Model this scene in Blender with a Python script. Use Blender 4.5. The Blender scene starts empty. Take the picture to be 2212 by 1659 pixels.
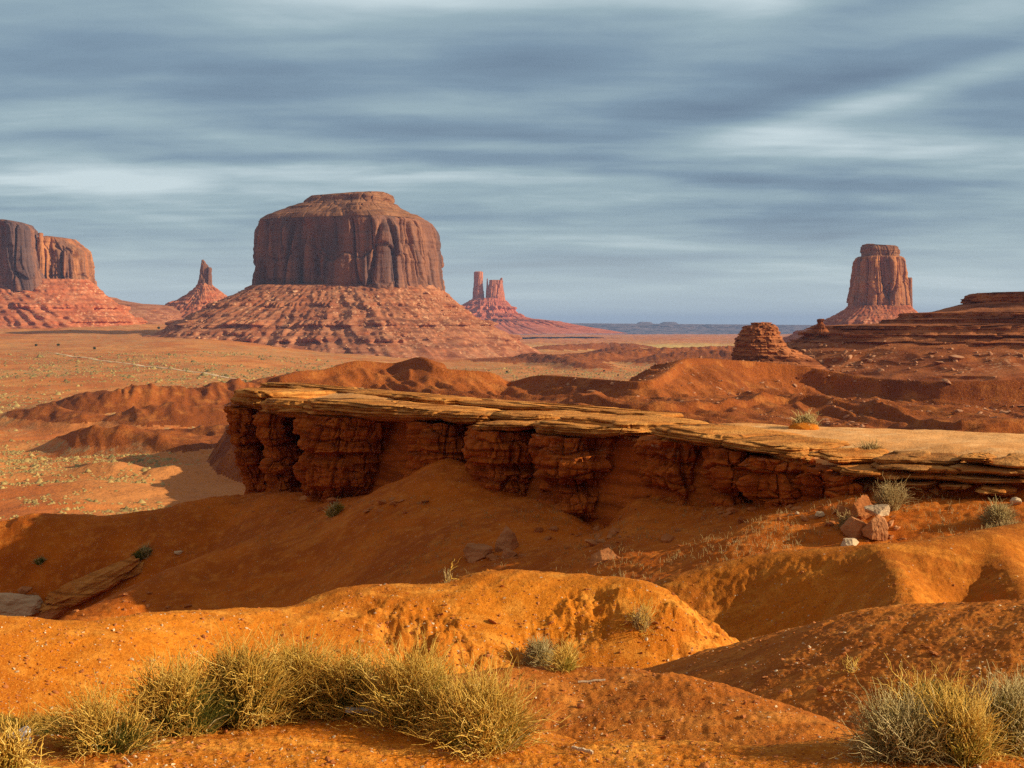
import bpy, math, random
import numpy as np
from mathutils import Vector, Matrix

SC = bpy.context.scene
COL = SC.collection
rad = math.radians

# ------------------------------------------------------------------ camera
# photo coordinates below are in a 2212 x 1659 copy of the photograph; F is the focal length in those pixels
F, PCX, PCY, HORIZ = 3039.0, 1106.0, 829.5, 704.0
PITCH = math.atan((PCY - HORIZ) / F)
cam = bpy.data.objects.new('camera', bpy.data.cameras.new('camera'))
COL.objects.link(cam)
cam.location = (0, 0, 0)                      # the eye is the origin: everything else lies below or beyond it
cam.rotation_euler = (math.pi / 2 - PITCH, 0, 0)
cam.data.sensor_width = 36.0
cam.data.lens = 36.0 * F / 2212.0
cam.data.clip_start = 0.1
cam.data.clip_end = 90000.0
SC.camera = cam

# ------------------------------------------------------------------ light
SUN_AZ, SUN_EL = rad(102), rad(22)
SUNV = Vector((math.cos(SUN_EL) * math.sin(SUN_AZ), math.cos(SUN_EL) * math.cos(SUN_AZ), math.sin(SUN_EL)))
sl = bpy.data.lights.new('sun', 'SUN')
sl.energy = 5.0
sl.angle = rad(0.5)
sl.color = (1.0, 0.85, 0.60)
sun = bpy.data.objects.new('sun', sl)
COL.objects.link(sun)
sun.rotation_euler = (-SUNV).to_track_quat('-Z', 'Y').to_euler()
sun.location = (60, -20, 60)

SC.view_settings.view_transform = 'Standard'
SC.view_settings.look = 'None'
SC.view_settings.exposure = 0.45
SC.view_settings.gamma = 1.0
SC.view_settings.use_curve_mapping = False


class NT:
    """a thin helper round a node tree"""
    def __init__(self, tree):
        self.t = tree
        self.t.nodes.clear()

    def n(self, typ, **kw):
        nd = self.t.nodes.new(typ)
        ins = kw.pop('ins', {})
        for k, v in kw.items():
            setattr(nd, k, v)
        for k, v in ins.items():
            self.put(nd.inputs[k], v)
        return nd

    def put(self, sock, v):
        if isinstance(v, bpy.types.NodeSocket):
            self.t.links.new(v, sock)
        else:
            if sock.type == 'RGBA' and len(v) == 3:
                v = (*v, 1.0)
            sock.default_value = v

    def math(self, op, a, b=0.0, clamp=False):
        nd = self.n('ShaderNodeMath', operation=op, use_clamp=clamp)
        self.put(nd.inputs[0], a)
        self.put(nd.inputs[1], b)
        return nd.outputs[0]

    def noise(self, vec, scale, detail=4.0, rough=0.55, dist=0.0):
        nd = self.n('ShaderNodeTexNoise', ins={'Scale': scale, 'Detail': detail, 'Roughness': rough, 'Distortion': dist})
        self.put(nd.inputs['Vector'], vec)
        return nd.outputs['Fac']

    def scaled(self, vec, s):
        nd = self.n('ShaderNodeVectorMath', operation='MULTIPLY')
        self.put(nd.inputs[0], vec)
        nd.inputs[1].default_value = s
        return nd.outputs[0]

    def ramp(self, fac, a, b):
        nd = self.n('ShaderNodeMapRange', interpolation_type='SMOOTHSTEP', ins={'From Min': a, 'From Max': b})
        self.put(nd.inputs['Value'], fac)
        return nd.outputs[0]

    def mix(self, fac, a, b, mode='MIX'):
        nd = self.n('ShaderNodeMix', data_type='RGBA', blend_type=mode)
        self.put(nd.inputs[0], fac)
        self.put(nd.inputs[6], a)
        self.put(nd.inputs[7], b)
        return nd.outputs[2]

    def cramp(self, fac, stops):
        nd = self.n('ShaderNodeValToRGB')
        cr = nd.color_ramp
        while len(cr.elements) < len(stops):
            cr.elements.new(0.5)
        for e, (p, c) in zip(cr.elements, stops):
            e.position = p
            e.color = (*c, 1.0)
        self.put(nd.inputs[0], fac)
        return nd.outputs[0]


# ------------------------------------------------------------------ sky
W = bpy.data.worlds.new('World')
SC.world = W
W.use_nodes = True
w = NT(W.node_tree)
tc = w.n('ShaderNodeTexCoord').outputs['Generated']
sep = w.n('ShaderNodeSeparateXYZ', ins={0: tc})
up = w.math('ADD', w.math('MAXIMUM', sep.outputs[2], 0.0), 0.085)
cu = w.math('DIVIDE', sep.outputs[0], up)
cv = w.math('DIVIDE', sep.outputs[1], up)
cuv = w.n('ShaderNodeCombineXYZ', ins={0: cu, 1: cv, 2: 0.0}).outputs[0]
def layer(rot, sx, sy, off, scale, detail, rough, dist=0.0):
    mp = w.n('ShaderNodeMapping', ins={'Vector': cuv, 'Rotation': (0, 0, rad(rot)), 'Scale': (sx, sy, 1), 'Location': off})
    return w.noise(mp.outputs[0], scale, detail, rough, dist)
n1 = layer(-5, 0.60, 0.85, (3.1, 1.7, 0.0), 1.0, 3.0, 0.50, 0.5)     # broad bars of stratus
n2 = layer(24, 0.45, 1.0, (8.3, 2.2, 0.5), 1.0, 4.0, 0.5, 0.4)       # slanting streaks
n3 = layer(-3, 0.45, 2.8, (1.0, 4.0, 2.0), 1.0, 6.0, 0.60, 0.3)      # fine combing
n4 = layer(8, 3.2, 4.6, (5.0, 1.0, 4.0), 1.0, 5.0, 0.60, 0.5)        # small mottling
nn = w.math('ADD', w.math('ADD', w.math('MULTIPLY', n1, 0.43), w.math('MULTIPLY', n2, 0.32)),
            w.math('ADD', w.math('MULTIPLY', n3, 0.15), w.math('MULTIPLY', n4, 0.10)))
# the larger bars of this sky, each a soft streak at its own bearing and height
fy = w.math('MAXIMUM', sep.outputs[1], 0.05)
wob = w.math('MULTIPLY', w.math('SUBTRACT', layer(0, 0.9, 1.3, (2, 7, 1), 1.0, 4.0, 0.55), 0.5), 0.034)
qx = w.math('ADD', w.math('DIVIDE', sep.outputs[0], fy), w.math('MULTIPLY', wob, 3.0))
qz = w.math('ADD', w.math('DIVIDE', sep.outputs[2], fy), wob)
for bx, by, bw, bh, ang, amp in ((900, 5, 330, 50, 0, .10), (1560, 5, 260, 34, 0, .09), (200, 110, 420, 75, -3, -.075), (1120, 140, 330, 75, -4, -.05),
                                 (1560, 95, 170, 62, 8, .075), (1700, 205, 480, 50, 11, -.10), (2000, 190, 430, 34, 15, .14), (1090, 215, 420, 32, 3, .055),
                                 (2120, 30, 260, 60, 10, .09), (520, 338, 700, 24, -2.5, -.085), (980, 385, 520, 17, -2, .085), (150, 388, 320, 15, -1, .08),
                                 (1050, 290, 420, 34, -4, -.05), (1550, 385, 560, 26, -1, -.055), (1250, 430, 800, 18, -1, .04), (330, 265, 430, 26, -2, .035),
                                 (1850, 330, 460, 26, 2, .03), (300, 500, 560, 45, 0, -.035), (1500, 555, 700, 16, -1, -.035), (2100, 610, 500, 18, -1, .03),
                                 (1480, 470, 650, 30, -1, -.03)):
    gx, gz = (bx - PCX) / F, (HORIZ - by) / F
    ca, sa = math.cos(rad(ang)), math.sin(rad(ang))
    dx, dz = w.math('SUBTRACT', qx, gx), w.math('SUBTRACT', qz, gz)
    ex = w.math('MULTIPLY', w.math('ADD', w.math('MULTIPLY', dx, ca), w.math('MULTIPLY', dz, sa)), F / bw)
    ez = w.math('MULTIPLY', w.math('SUBTRACT', w.math('MULTIPLY', dz, ca), w.math('MULTIPLY', dx, sa)), F / bh)
    r2 = w.math('ADD', w.math('MULTIPLY', ex, ex), w.math('MULTIPLY', ez, ez))
    nn = w.math('ADD', nn, w.math('MULTIPLY', w.math('POWER', 2.718, w.math('MULTIPLY', r2, -1.0)), amp))
cloud = w.cramp(nn, [(0.355, (0.125, 0.184, 0.262)), (0.445, (0.185, 0.270, 0.352)),
                     (0.535, (0.300, 0.405, 0.452)), (0.645, (0.560, 0.660, 0.690))])
low = w.ramp(sep.outputs[2], 0.085, 0.0)
cloud = w.mix(w.math('MULTIPLY', low, 0.78), cloud, (0.580, 0.680, 0.690))
# the sky out of view is tinted warm, an added fill against blue shade
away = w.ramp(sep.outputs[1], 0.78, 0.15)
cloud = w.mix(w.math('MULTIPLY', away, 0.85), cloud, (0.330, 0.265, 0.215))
sky = w.n('ShaderNodeTexSky', sky_type='NISHITA', sun_disc=False, sun_elevation=SUN_EL, sun_rotation=SUN_AZ)
b1 = w.n('ShaderNodeBackground', ins={'Color': sky.outputs[0], 'Strength': 0.08})
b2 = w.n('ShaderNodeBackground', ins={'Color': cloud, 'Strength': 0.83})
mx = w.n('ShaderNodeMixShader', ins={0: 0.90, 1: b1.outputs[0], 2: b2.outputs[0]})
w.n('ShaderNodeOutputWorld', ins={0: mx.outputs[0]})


# ------------------------------------------------------------------ numeric helpers
def at(px, py, Y):
    """the point at depth Y seen at photo pixel (px, py)"""
    a = (np.asarray(px, float) - PCX) / F
    b = (PCY - np.asarray(py, float)) / F
    dy = math.cos(PITCH) + b * math.sin(PITCH)
    dz = -math.sin(PITCH) + b * math.cos(PITCH)
    s = np.asarray(Y, float) / dy
    return np.stack(np.broadcast_arrays(a * s, Y * np.ones_like(s), dz * s), -1)


def zat(py, Y):
    return float(at(PCX, py, Y)[2])


def xat(px, py, Y):
    return float(at(px, py, Y)[0])


_rs = np.random.RandomState(11)
_perm = np.concatenate([_rs.permutation(256)] * 2).astype(np.int32)
_g3 = _rs.normal(size=(256, 3))
_g3 /= np.linalg.norm(_g3, axis=1)[:, None]
_ang = _rs.uniform(0, 2 * np.pi, 256)
_g2x, _g2y = np.cos(_ang), np.sin(_ang)


def perlin2(x, y, seed=0):
    x = np.asarray(x, float) + seed * 17.31
    y = np.asarray(y, float) + seed * 7.77
    xi, yi = np.floor(x).astype(np.int64), np.floor(y).astype(np.int64)
    fx, fy = x - xi, y - yi
    u, v = fx * fx * fx * (fx * (fx * 6 - 15) + 10), fy * fy * fy * (fy * (fy * 6 - 15) + 10)
    def g(ix, iy, dx, dy):
        h = _perm[_perm[ix & 255] + (iy & 255)]
        return _g2x[h] * dx + _g2y[h] * dy
    a = g(xi, yi, fx, fy)
    b = g(xi + 1, yi, fx - 1, fy)
    c = g(xi, yi + 1, fx, fy - 1)
    d = g(xi + 1, yi + 1, fx - 1, fy - 1)
    e = a + u * (b - a)
    return (e + v * (c + u * (d - c) - e)) * 1.45


def perlin3(x, y, z, seed=0):
    x = np.asarray(x, float) + seed * 17.31
    y = np.asarray(y, float) + seed * 7.77
    z = np.asarray(z, float) + seed * 3.13
    x, y, z = np.broadcast_arrays(x, y, z)
    xi, yi, zi = (np.floor(q).astype(np.int64) for q in (x, y, z))
    fx, fy, fz = x - xi, y - yi, z - zi
    u, v, t = (q * q * q * (q * (q * 6 - 15) + 10) for q in (fx, fy, fz))
    def g(a, b, c):
        h = _perm[_perm[_perm[(xi + a) & 255] + ((yi + b) & 255)] + ((zi + c) & 255)]
        gr = _g3[h]
        return gr[..., 0] * (fx - a) + gr[..., 1] * (fy - b) + gr[..., 2] * (fz - c)
    def l(a, b, k):
        return a + k * (b - a)
    return l(l(l(g(0, 0, 0), g(1, 0, 0), u), l(g(0, 1, 0), g(1, 1, 0), u), v),
             l(l(g(0, 0, 1), g(1, 0, 1), u), l(g(0, 1, 1), g(1, 1, 1), u), v), t) * 1.45


def fbm2(x, y, oct=4, seed=0, gain=0.5):
    s, a = 0.0, 1.0
    for k in range(oct):
        s = s + a * perlin2(x * 2 ** k, y * 2 ** k, seed + k)
        a *= gain
    return s


def fbm3(x, y, z, oct=4, seed=0, gain=0.5):
    s, a = 0.0, 1.0
    for k in range(oct):
        s = s + a * perlin3(x * 2 ** k, y * 2 ** k, z * 2 ** k, seed + k)
        a *= gain
    return s


def sstep(a, b, x):
    t = np.clip((np.asarray(x, float) - a) / (b - a), 0, 1)
    return t * t * (3 - 2 * t)


def spline(P, k=6):
    P = np.asarray(P, float)
    Q = np.vstack([2 * P[0] - P[1], P, 2 * P[-1] - P[-2]])
    out = []
    for i in range(1, len(Q) - 2):
        for t in np.arange(k) / k:
            a, b, c, d = Q[i - 1], Q[i], Q[i + 1], Q[i + 2]
            out.append(0.5 * (2 * b + (c - a) * t + (2 * a - 5 * b + 4 * c - d) * t * t + (3 * b - a - 3 * c + d) * t ** 3))
    out.append(P[-1])
    return np.array(out)


def link(o, parent=None):
    COL.objects.link(o)
    if parent is not None:
        o.parent = parent
    return o


def tag(o, label=None, cat=None, group=None, kind=None):
    for k, v in (('label', label), ('category', cat), ('group', group), ('kind', kind)):
        if v:
            o[k] = v
    return o


def thing(name, label, cat, loc, group=None):
    o = bpy.data.objects.new(name, None)
    o.empty_display_size = 0.2
    o.location = tuple(float(q) for q in loc)
    COL.objects.link(o)
    return tag(o, label, cat, group)


def mk(name, V, faces, mat, parent=None, smooth=True, loc=None):
    """mesh object from world-space vertices; faces is an int array (n, 3|4) or a list of such arrays"""
    V = np.asarray(V, float).reshape(-1, 3)
    if parent is not None:
        V = V - np.array(parent.location)
    elif loc is not None:
        V = V - np.asarray(loc, float)
    fl = faces if isinstance(faces, list) else [faces]
    fl = [np.asarray(f, np.int32) for f in fl if len(f)]
    li = np.concatenate([f.ravel() for f in fl])
    cnt = np.concatenate([np.full(len(f), f.shape[1], np.int32) for f in fl])
    st = np.concatenate([[0], np.cumsum(cnt)[:-1]]).astype(np.int32)
    me = bpy.data.meshes.new(name)
    me.vertices.add(len(V))
    me.vertices.foreach_set('co', V.astype(np.float32).ravel())
    me.loops.add(len(li))
    me.loops.foreach_set('vertex_index', li.astype(np.int32))
    me.polygons.add(len(cnt))
    me.polygons.foreach_set('loop_start', st)
    me.polygons.foreach_set('use_smooth', np.full(len(cnt), smooth, bool))
    me.update(calc_edges=True)
    me.materials.append(mat)
    o = bpy.data.objects.new(name, me)
    if parent is None and loc is not None:
        o.location = tuple(float(q) for q in loc)
    return link(o, parent)


def attr(o, name, vals):
    a = o.data.attributes.new(name, 'FLOAT', 'POINT')
    a.data.foreach_set('value', np.asarray(vals, np.float32).ravel())


def gridfaces(R, N, wrap=False):
    i = np.arange(R - 1)[:, None]
    j = np.arange(N if wrap else N - 1)[None, :]
    j2 = (j + 1) % N
    return np.stack([i * N + j, i * N + j2, (i + 1) * N + j2, (i + 1) * N + j], -1).reshape(-1, 4)


# ------------------------------------------------------------------ materials
def principled(m, nt, color, rough=0.95, bump=None, dist=0.02, strength=1.0):
    p = nt.n('ShaderNodeBsdfPrincipled', ins={'Roughness': rough, 'Specular IOR Level': 0.08})
    nt.put(p.inputs['Base Color'], color)
    if bump is not None:
        b = nt.n('ShaderNodeBump', ins={'Strength': strength, 'Distance': dist})
        nt.put(b.inputs['Height'], bump)
        nt.t.links.new(b.outputs[0], p.inputs['Normal'])
    nt.n('ShaderNodeOutputMaterial', ins={0: p.outputs[0]})


def new_mat(name):
    m = bpy.data.materials.new(name)
    m.use_nodes = True
    return m, NT(m.node_tree)


def earth(name, dark, mid, pale, s=1.0, stretch=(1, 1, 1), bumpd=0.03, fleck=0.0, flake=(0.55, 0.42, 0.28), wash=None):
    """loose earth: patches of three tones, flecks of small pale stones, grain"""
    m, t = new_mat(name)
    pos = t.n('ShaderNodeNewGeometry').outputs['Position']
    v = t.scaled(pos, stretch)
    big = t.noise(v, 0.35 * s, 5, 0.6)
    med = t.noise(v, 2.3 * s, 5, 0.62)
    fine = t.noise(v, 17 * s, 4, 0.65)
    grit = t.noise(v, 60 * s, 3, 0.7)
    c = t.mix(t.ramp(big, 0.35, 0.65), dark, mid)
    c = t.mix(t.math('MULTIPLY', t.ramp(med, 0.47, 0.72), 0.8), c, pale)
    if wash:
        mp = t.n('ShaderNodeMapping', ins={'Vector': pos, 'Rotation': (0, 0, rad(wash[0])), 'Scale': wash[1]})
        ws = t.noise(mp.outputs[0], 1.0, 5, 0.6, 0.3)
        c = t.mix(t.math('MULTIPLY', t.math('MULTIPLY', t.ramp(ws, 0.50, 0.68), t.ramp(t.noise(pos, 0.5, 3, 0.5), 0.4, 0.6)), wash[2]), c, pale)
        c = t.mix(t.math('MULTIPLY', t.ramp(ws, 0.44, 0.30), wash[2] * 0.6), c, dark)
    c = t.mix(t.math('MULTIPLY', t.ramp(fine, 0.55, 0.32), 0.70), c, dark)
    c = t.mix(t.math('MULTIPLY', t.ramp(grit, 0.52, 0.66), 0.65), c, pale)
    c = t.mix(t.math('MULTIPLY', t.ramp(grit, 0.46, 0.34), 0.65), c, dark)
    if fleck:
        vo = t.n('ShaderNodeTexVoronoi', ins={'Vector': pos, 'Scale': 9 * s})
        sel = t.n('ShaderNodeSeparateColor', ins={0: vo.outputs['Color']}).outputs[0]
        hit = t.math('MULTIPLY', t.ramp(vo.outputs['Distance'], 0.26, 0.18), t.ramp(sel, 1 - fleck, 1 - fleck + 0.02))
        c = t.mix(hit, c, flake)
    bump = t.math('ADD', t.math('ADD', med, t.math('MULTIPLY', fine, 0.55)), t.math('MULTIPLY', grit, 0.28))
    principled(m, t, c, 0.96, bump, bumpd)
    return m


def rock(name, dark, mid, pale, s=1.0, band=1.0, zs=4.0, varnish=None, salt=None, bumpd=0.1, vert=0.0, blocks=None):
    """bedded sandstone: bands along the bedding, streaks of desert varnish down the face, optional white salt crust"""
    m, t = new_mat(name)
    pos = t.n('ShaderNodeNewGeometry').outputs['Position']
    bed = t.noise(t.scaled(pos, (0.25 * s, 0.25 * s, zs * s)), 1.0, 6, 0.65, 0.3)
    blot = t.noise(pos, 0.6 * s, 5, 0.6)
    grain = t.noise(pos, 6.0 * s, 4, 0.65)
    c = t.mix(t.ramp(blot, 0.35, 0.65), mid, pale)
    c = t.mix(t.math('MULTIPLY', t.ramp(bed, 0.56, 0.36), band), c, dark)
    c = t.mix(t.math('MULTIPLY', t.ramp(grain, 0.5, 0.3), 0.4), c, dark)
    if varnish:
        st = t.noise(t.scaled(pos, (1.1 * s, 1.1 * s, 0.07 * s)), 1.0, 5, 0.6, 0.4)
        c = t.mix(t.math('MULTIPLY', t.ramp(st, 0.44, 0.62), 0.75), c, varnish)
    if blocks:
        sc, col = blocks
        vo = t.n('ShaderNodeTexVoronoi', ins={'Vector': pos, 'Scale': sc})
        sel = t.n('ShaderNodeSeparateColor', ins={0: vo.outputs['Color']}).outputs[0]
        area = t.ramp(t.noise(t.scaled(pos, (1, 1, .5)), sc * 0.09, 4, 0.6), 0.42, 0.62)
        c = t.mix(t.math('MULTIPLY', t.math('MULTIPLY', t.ramp(vo.outputs['Distance'], 0.55, 0.35), t.ramp(sel, 0.55, 0.75)), area), c, col)
    if salt:
        z0, z1, col = salt
        at_ = t.n('ShaderNodeAttribute', attribute_name='height').outputs['Fac']
        k = t.math('MULTIPLY', t.ramp(at_, z0, z1), t.ramp(t.noise(pos, 4.5 * s, 6, 0.8), 0.58, 0.66))
        c = t.mix(k, c, col)
    bump = t.math('ADD', t.math('MULTIPLY', bed, 1.0), t.math('MULTIPLY', grain, 0.5))
    if vert:
        cr = t.noise(t.scaled(pos, (1.6 * s, 1.6 * s, 0.15 * s)), 1.0, 5, 0.7)
        bump = t.math('ADD', bump, t.math('MULTIPLY', cr, vert))
    principled(m, t, c, 0.93, bump, bumpd)
    return m


M = {}
M['ochre'] = earth('ochre_earth', (0.38, 0.1, 0.007), (0.62, 0.188, 0.011), (0.78, 0.33, 0.05), 1.0, bumpd=0.03, fleck=0.02, wash=(35, (0.7, 5.0, 1.0), 0.8))
M['red'] = earth('red_earth', (0.29, 0.074, 0.009), (0.52, 0.145, 0.013), (0.68, 0.255, 0.045), 1.5, bumpd=0.022, fleck=0.04, wash=(-40, (0.6, 4.0, 1.0), 0.8))
M['slope'] = earth('slope_earth', (0.36, 0.076, 0.007), (0.57, 0.138, 0.009), (0.66, 0.225, 0.036), 0.9, bumpd=0.06, fleck=0.04, wash=(-35, (0.25, 1.8, 0.6), 0.6))
M['ochre2'] = earth('rust_earth', (0.32, 0.084, 0.008), (0.52, 0.15, 0.011), (0.66, 0.25, 0.034), 0.9, bumpd=0.05, fleck=0.03, wash=(-20, (0.35, 2.4, 0.6), 0.7))
M['pillar'] = rock('red_mudstone', (0.18, 0.034, 0.006), (0.38, 0.078, 0.010), (0.48, 0.125, 0.018), 1.0, 0.75, 3.0, salt=(0.74, 0.95, (0.50, 0.36, 0.26)), bumpd=0.12, vert=0.9)
M['cap'] = rock('tan_sandstone', (0.24, 0.075, 0.014), (0.52, 0.185, 0.036), (0.66, 0.3, 0.075), 1.3, 0.75, 5.0, bumpd=0.14)
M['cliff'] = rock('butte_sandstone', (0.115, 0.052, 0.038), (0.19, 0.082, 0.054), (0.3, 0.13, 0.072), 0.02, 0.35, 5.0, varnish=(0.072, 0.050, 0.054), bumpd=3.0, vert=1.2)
M['talus'] = rock('talus_earth', (0.17, 0.05, 0.024), (0.33, 0.106, 0.044), (0.43, 0.18, 0.088), 0.05, 0.75, 3.0, bumpd=1.6, blocks=(0.16, (0.54, 0.27, 0.14)))
M['bed'] = rock('bedded_sandstone', (0.12, 0.032, 0.012), (0.33, 0.095, 0.03), (0.42, 0.15, 0.056), 0.05, 0.95, 9.0, bumpd=1.5)
M['cliff2'] = rock('sunlit_butte_sandstone', (0.2, 0.072, 0.034), (0.36, 0.128, 0.05), (0.48, 0.2, 0.078), 0.022, 0.3, 5.0, varnish=(0.125, 0.064, 0.050), bumpd=3.0, vert=1.2)  # paler copy of the butte rock, sunlight put into its colour
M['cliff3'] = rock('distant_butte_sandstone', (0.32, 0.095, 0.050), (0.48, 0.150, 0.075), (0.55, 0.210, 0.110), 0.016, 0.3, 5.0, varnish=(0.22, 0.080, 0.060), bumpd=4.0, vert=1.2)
M['talus2'] = rock('red_talus_earth', (0.22, 0.058, 0.024), (0.41, 0.108, 0.042), (0.48, 0.17, 0.078), 0.045, 0.75, 3.0, bumpd=1.6, blocks=(0.13, (0.58, 0.28, 0.15)))
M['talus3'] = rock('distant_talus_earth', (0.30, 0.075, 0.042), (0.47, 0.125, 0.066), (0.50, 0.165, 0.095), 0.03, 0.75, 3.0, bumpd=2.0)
M['bed2'] = rock('dark_cap_sandstone', (0.11, 0.045, 0.026), (0.24, 0.098, 0.046), (0.33, 0.15, 0.072), 0.06, 0.7, 6.0, bumpd=1.5)
M['bed3'] = rock('mesa_talus_earth', (0.15, 0.038, 0.011), (0.32, 0.086, 0.024), (0.39, 0.13, 0.042), 0.12, 0.8, 2.2, bumpd=0.7, blocks=(0.5, (0.46, 0.22, 0.11)))
M['rubble2'] = rock('mesa_rubble_stone', (0.22, 0.080, 0.035), (0.36, 0.150, 0.070), (0.46, 0.245, 0.140), 0.6, 0.3, 1.0, bumpd=0.1)
M['rubble'] = rock('rubble_stone', (0.30, 0.115, 0.055), (0.48, 0.215, 0.105), (0.58, 0.330, 0.190), 0.3, 0.3, 1.0, bumpd=0.2)
M['farmesa'] = rock('far_mesa_rock', (0.08, 0.055, 0.06), (0.13, 0.085, 0.08), (0.17, 0.11, 0.1), 0.004, 0.6, 4.0, bumpd=20)
M['road'] = earth('road_dust', (0.55, 0.36, 0.20), (0.66, 0.46, 0.28), (0.72, 0.54, 0.36), 0.05, bumpd=0.05)
M['bad'] = earth('badland_earth', (0.17, 0.039, 0.008), (0.33, 0.085, 0.015), (0.46, 0.16, 0.036), 0.045, bumpd=0.9)
M['ledgerock'] = rock('brown_ledge_rock', (0.20, 0.066, 0.014), (0.38, 0.145, 0.034), (0.52, 0.250, 0.075), 1.3, 0.75, 5.0, bumpd=0.14)
M['stone'] = rock('brown_stone', (0.26, 0.095, 0.035), (0.42, 0.165, 0.062), (0.50, 0.225, 0.095), 1.6, 0.5, 3.0, bumpd=0.03)
M['stonered'] = rock('red_stone', (0.24, 0.070, 0.022), (0.40, 0.130, 0.036), (0.48, 0.190, 0.065), 2.0, 0.4, 3.0, bumpd=0.03)
M['palestone'] = rock('pale_stone', (0.40, 0.270, 0.150), (0.58, 0.420, 0.250), (0.66, 0.520, 0.350), 2.0, 0.4, 3.0, bumpd=0.02)
M['greystone'] = rock('grey_stone', (0.34, 0.215, 0.120), (0.52, 0.360, 0.210), (0.62, 0.450, 0.280), 1.2, 0.5, 3.0, bumpd=0.04)
M['sand'] = earth('terrace_sand', (0.64, 0.265, 0.070), (0.78, 0.415, 0.160), (0.84, 0.52, 0.24), 0.35, bumpd=0.05, fleck=0.0)
# ------------------------------------------------------------------ near ground: one polar height field cut into its landforms
def ridge(X, Y, pts, front, back, k=5):
    """a crest line: height falls away from it by front(d) towards the camera and by back(d) beyond"""
    P = spline(pts, k)
    best = np.full(X.shape, 1e18)
    zn, zw = np.zeros(X.shape), np.zeros(X.shape)
    sd = np.zeros(X.shape)
    for p, q in zip(P[:-1], P[1:]):
        ex, ey = q[0] - p[0], q[1] - p[1]
        L = ex * ex + ey * ey + 1e-12
        t = np.clip(((X - p[0]) * ex + (Y - p[1]) * ey) / L, 0, 1)
        dx, dy = X - p[0] - t * ex, Y - p[1] - t * ey
        d2 = dx * dx + dy * dy
        m = d2 < best
        best = np.where(m, d2, best)
        k_ = math.sqrt(L) / (d2 + 0.02) ** 2.5
        zn += k_ * (p[2] + t * (q[2] - p[2]))
        zw += k_
        sd = np.where(m, (ex * (Y - p[1]) - ey * (X - p[0])) / math.sqrt(L), sd)
    zc = zn / zw
    d = np.sqrt(best)
    w_ = sstep(-1, 1, sd / (d + 1e-6))          # 0 in front, 1 behind
    return zc - ((1 - w_) * front(d) + w_ * back(d))


def slope(deg, r):
    k = math.tan(rad(deg))
    return lambda d: k * (np.sqrt(d * d + r * r) - r)


def px3(rows):
    return np.array([at(a, b, c) for a, b, c in rows])


def poly_sdf(X, Y, P):
    P = np.asarray(P, float)
    best = np.full(X.shape, 1e18)
    ins = np.zeros(X.shape, bool)
    for p, q in zip(P, np.roll(P, -1, 0)):
        ex, ey = q - p
        t = np.clip(((X - p[0]) * ex + (Y - p[1]) * ey) / (ex * ex + ey * ey), 0, 1)
        best = np.minimum(best, (X - p[0] - t * ex) ** 2 + (Y - p[1] - t * ey) ** 2)
        c = ((p[1] > Y) != (q[1] > Y)) & (X < (q[0] - p[0]) * (Y - p[1]) / (q[1] - p[1] + 1e-12) + p[0])
        ins ^= c
    return np.where(ins, -1, 1) * np.sqrt(best)      # negative inside


def steps(segs):
    out = []
    for a, b, d in segs:
        out.append(np.arange(a, b, d))
    return np.concatenate(out)


rN = steps([(0.4, 4.0, 0.3), (4.0, 8, 0.030), (8, 13, 0.045), (13, 24, 0.034), (24, 40, 0.06), (40, 62, 0.085), (62, 110, 0.22), (110, 175, 2.0)])
aN = np.concatenate([-np.arange(26.5, 110, 2.5)[::-1], np.arange(-26, 26.01, 0.046), np.arange(26.5, 110, 2.5)])
aN = np.radians(aN)
K = 3


def coarse_idx(n):
    i = np.arange(0, n, K)
    return i if i[-1] == n - 1 else np.append(i, n - 1)


ri, ai = coarse_idx(len(rN)), coarse_idx(len(aN))
Rc, Ac = np.meshgrid(rN[ri], aN[ai], indexing='ij')
Xc, Yc = Rc * np.sin(Ac), Rc * np.cos(Ac)


def upsample(A):
    def ax(A, idx, n):
        f = np.interp(np.arange(n), idx, np.arange(len(idx)))
        i0 = np.minimum(f.astype(int), len(idx) - 2)
        t = (f - i0)[:, None]
        return A[i0] * (1 - t) + A[i0 + 1] * t
    A = ax(A, ri, len(rN))
    return ax(A.T.copy(), ai, len(aN)).T.copy()


# the sandstone terrace: plan of its rim (X, Y); the slabs overhang its front edge
LIP = np.array([(-18.2, 88), (-11.2, 75), (-4.6, 66), (0.6, 57), (4.6, 52), (7.6, 50), (9.7, 47), (11.2, 44.2), (13.3, 44.6), (16.5, 42.5), (24, 39), (40, 33)])
BACK = np.array([(60, 50), (40, 52), (27, 54.5), (20.3, 55.3), (16, 60), (12.6, 60), (6.2, 65), (-3.4, 78), (-10.5, 99), (-13.6, 97)])
TOPZ = -4.15
lipn = np.array([0.85, 0.53])                                          # direction from the rim into the terrace
inner = LIP + lipn * np.array([3.5, 3.5, 3.4, 3.0, 2.4, 1.8, 1.2, 0.8, 0.6, 0.5, 0.5, 0.5])[:, None]
TERR = np.vstack([inner, BACK])

near_ridges = []
# the strip of ground at the photographer's feet
edge = px3([(-900, 1660, 5.4), (-300, 1640, 5.7), (0, 1622, 6.0), (200, 1625, 6.0), (330, 1610, 6.2), (430, 1575, 6.6), (640, 1548, 6.9), (860, 1555, 6.8), (960, 1590, 6.6), (1060, 1625, 6.4),
            (1180, 1642, 6.2), (1400, 1636, 6.3), (1700, 1648, 6.2), (1900, 1630, 6.3), (2100, 1600, 6.6), (2300, 1585, 6.9), (2900, 1590, 7.6)])
near_ridges.append(('ground', edge, lambda d: -0.035 * d, lambda d: 0.55 * (np.sqrt(d * d + 0.7) - 0.84)))
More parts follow.
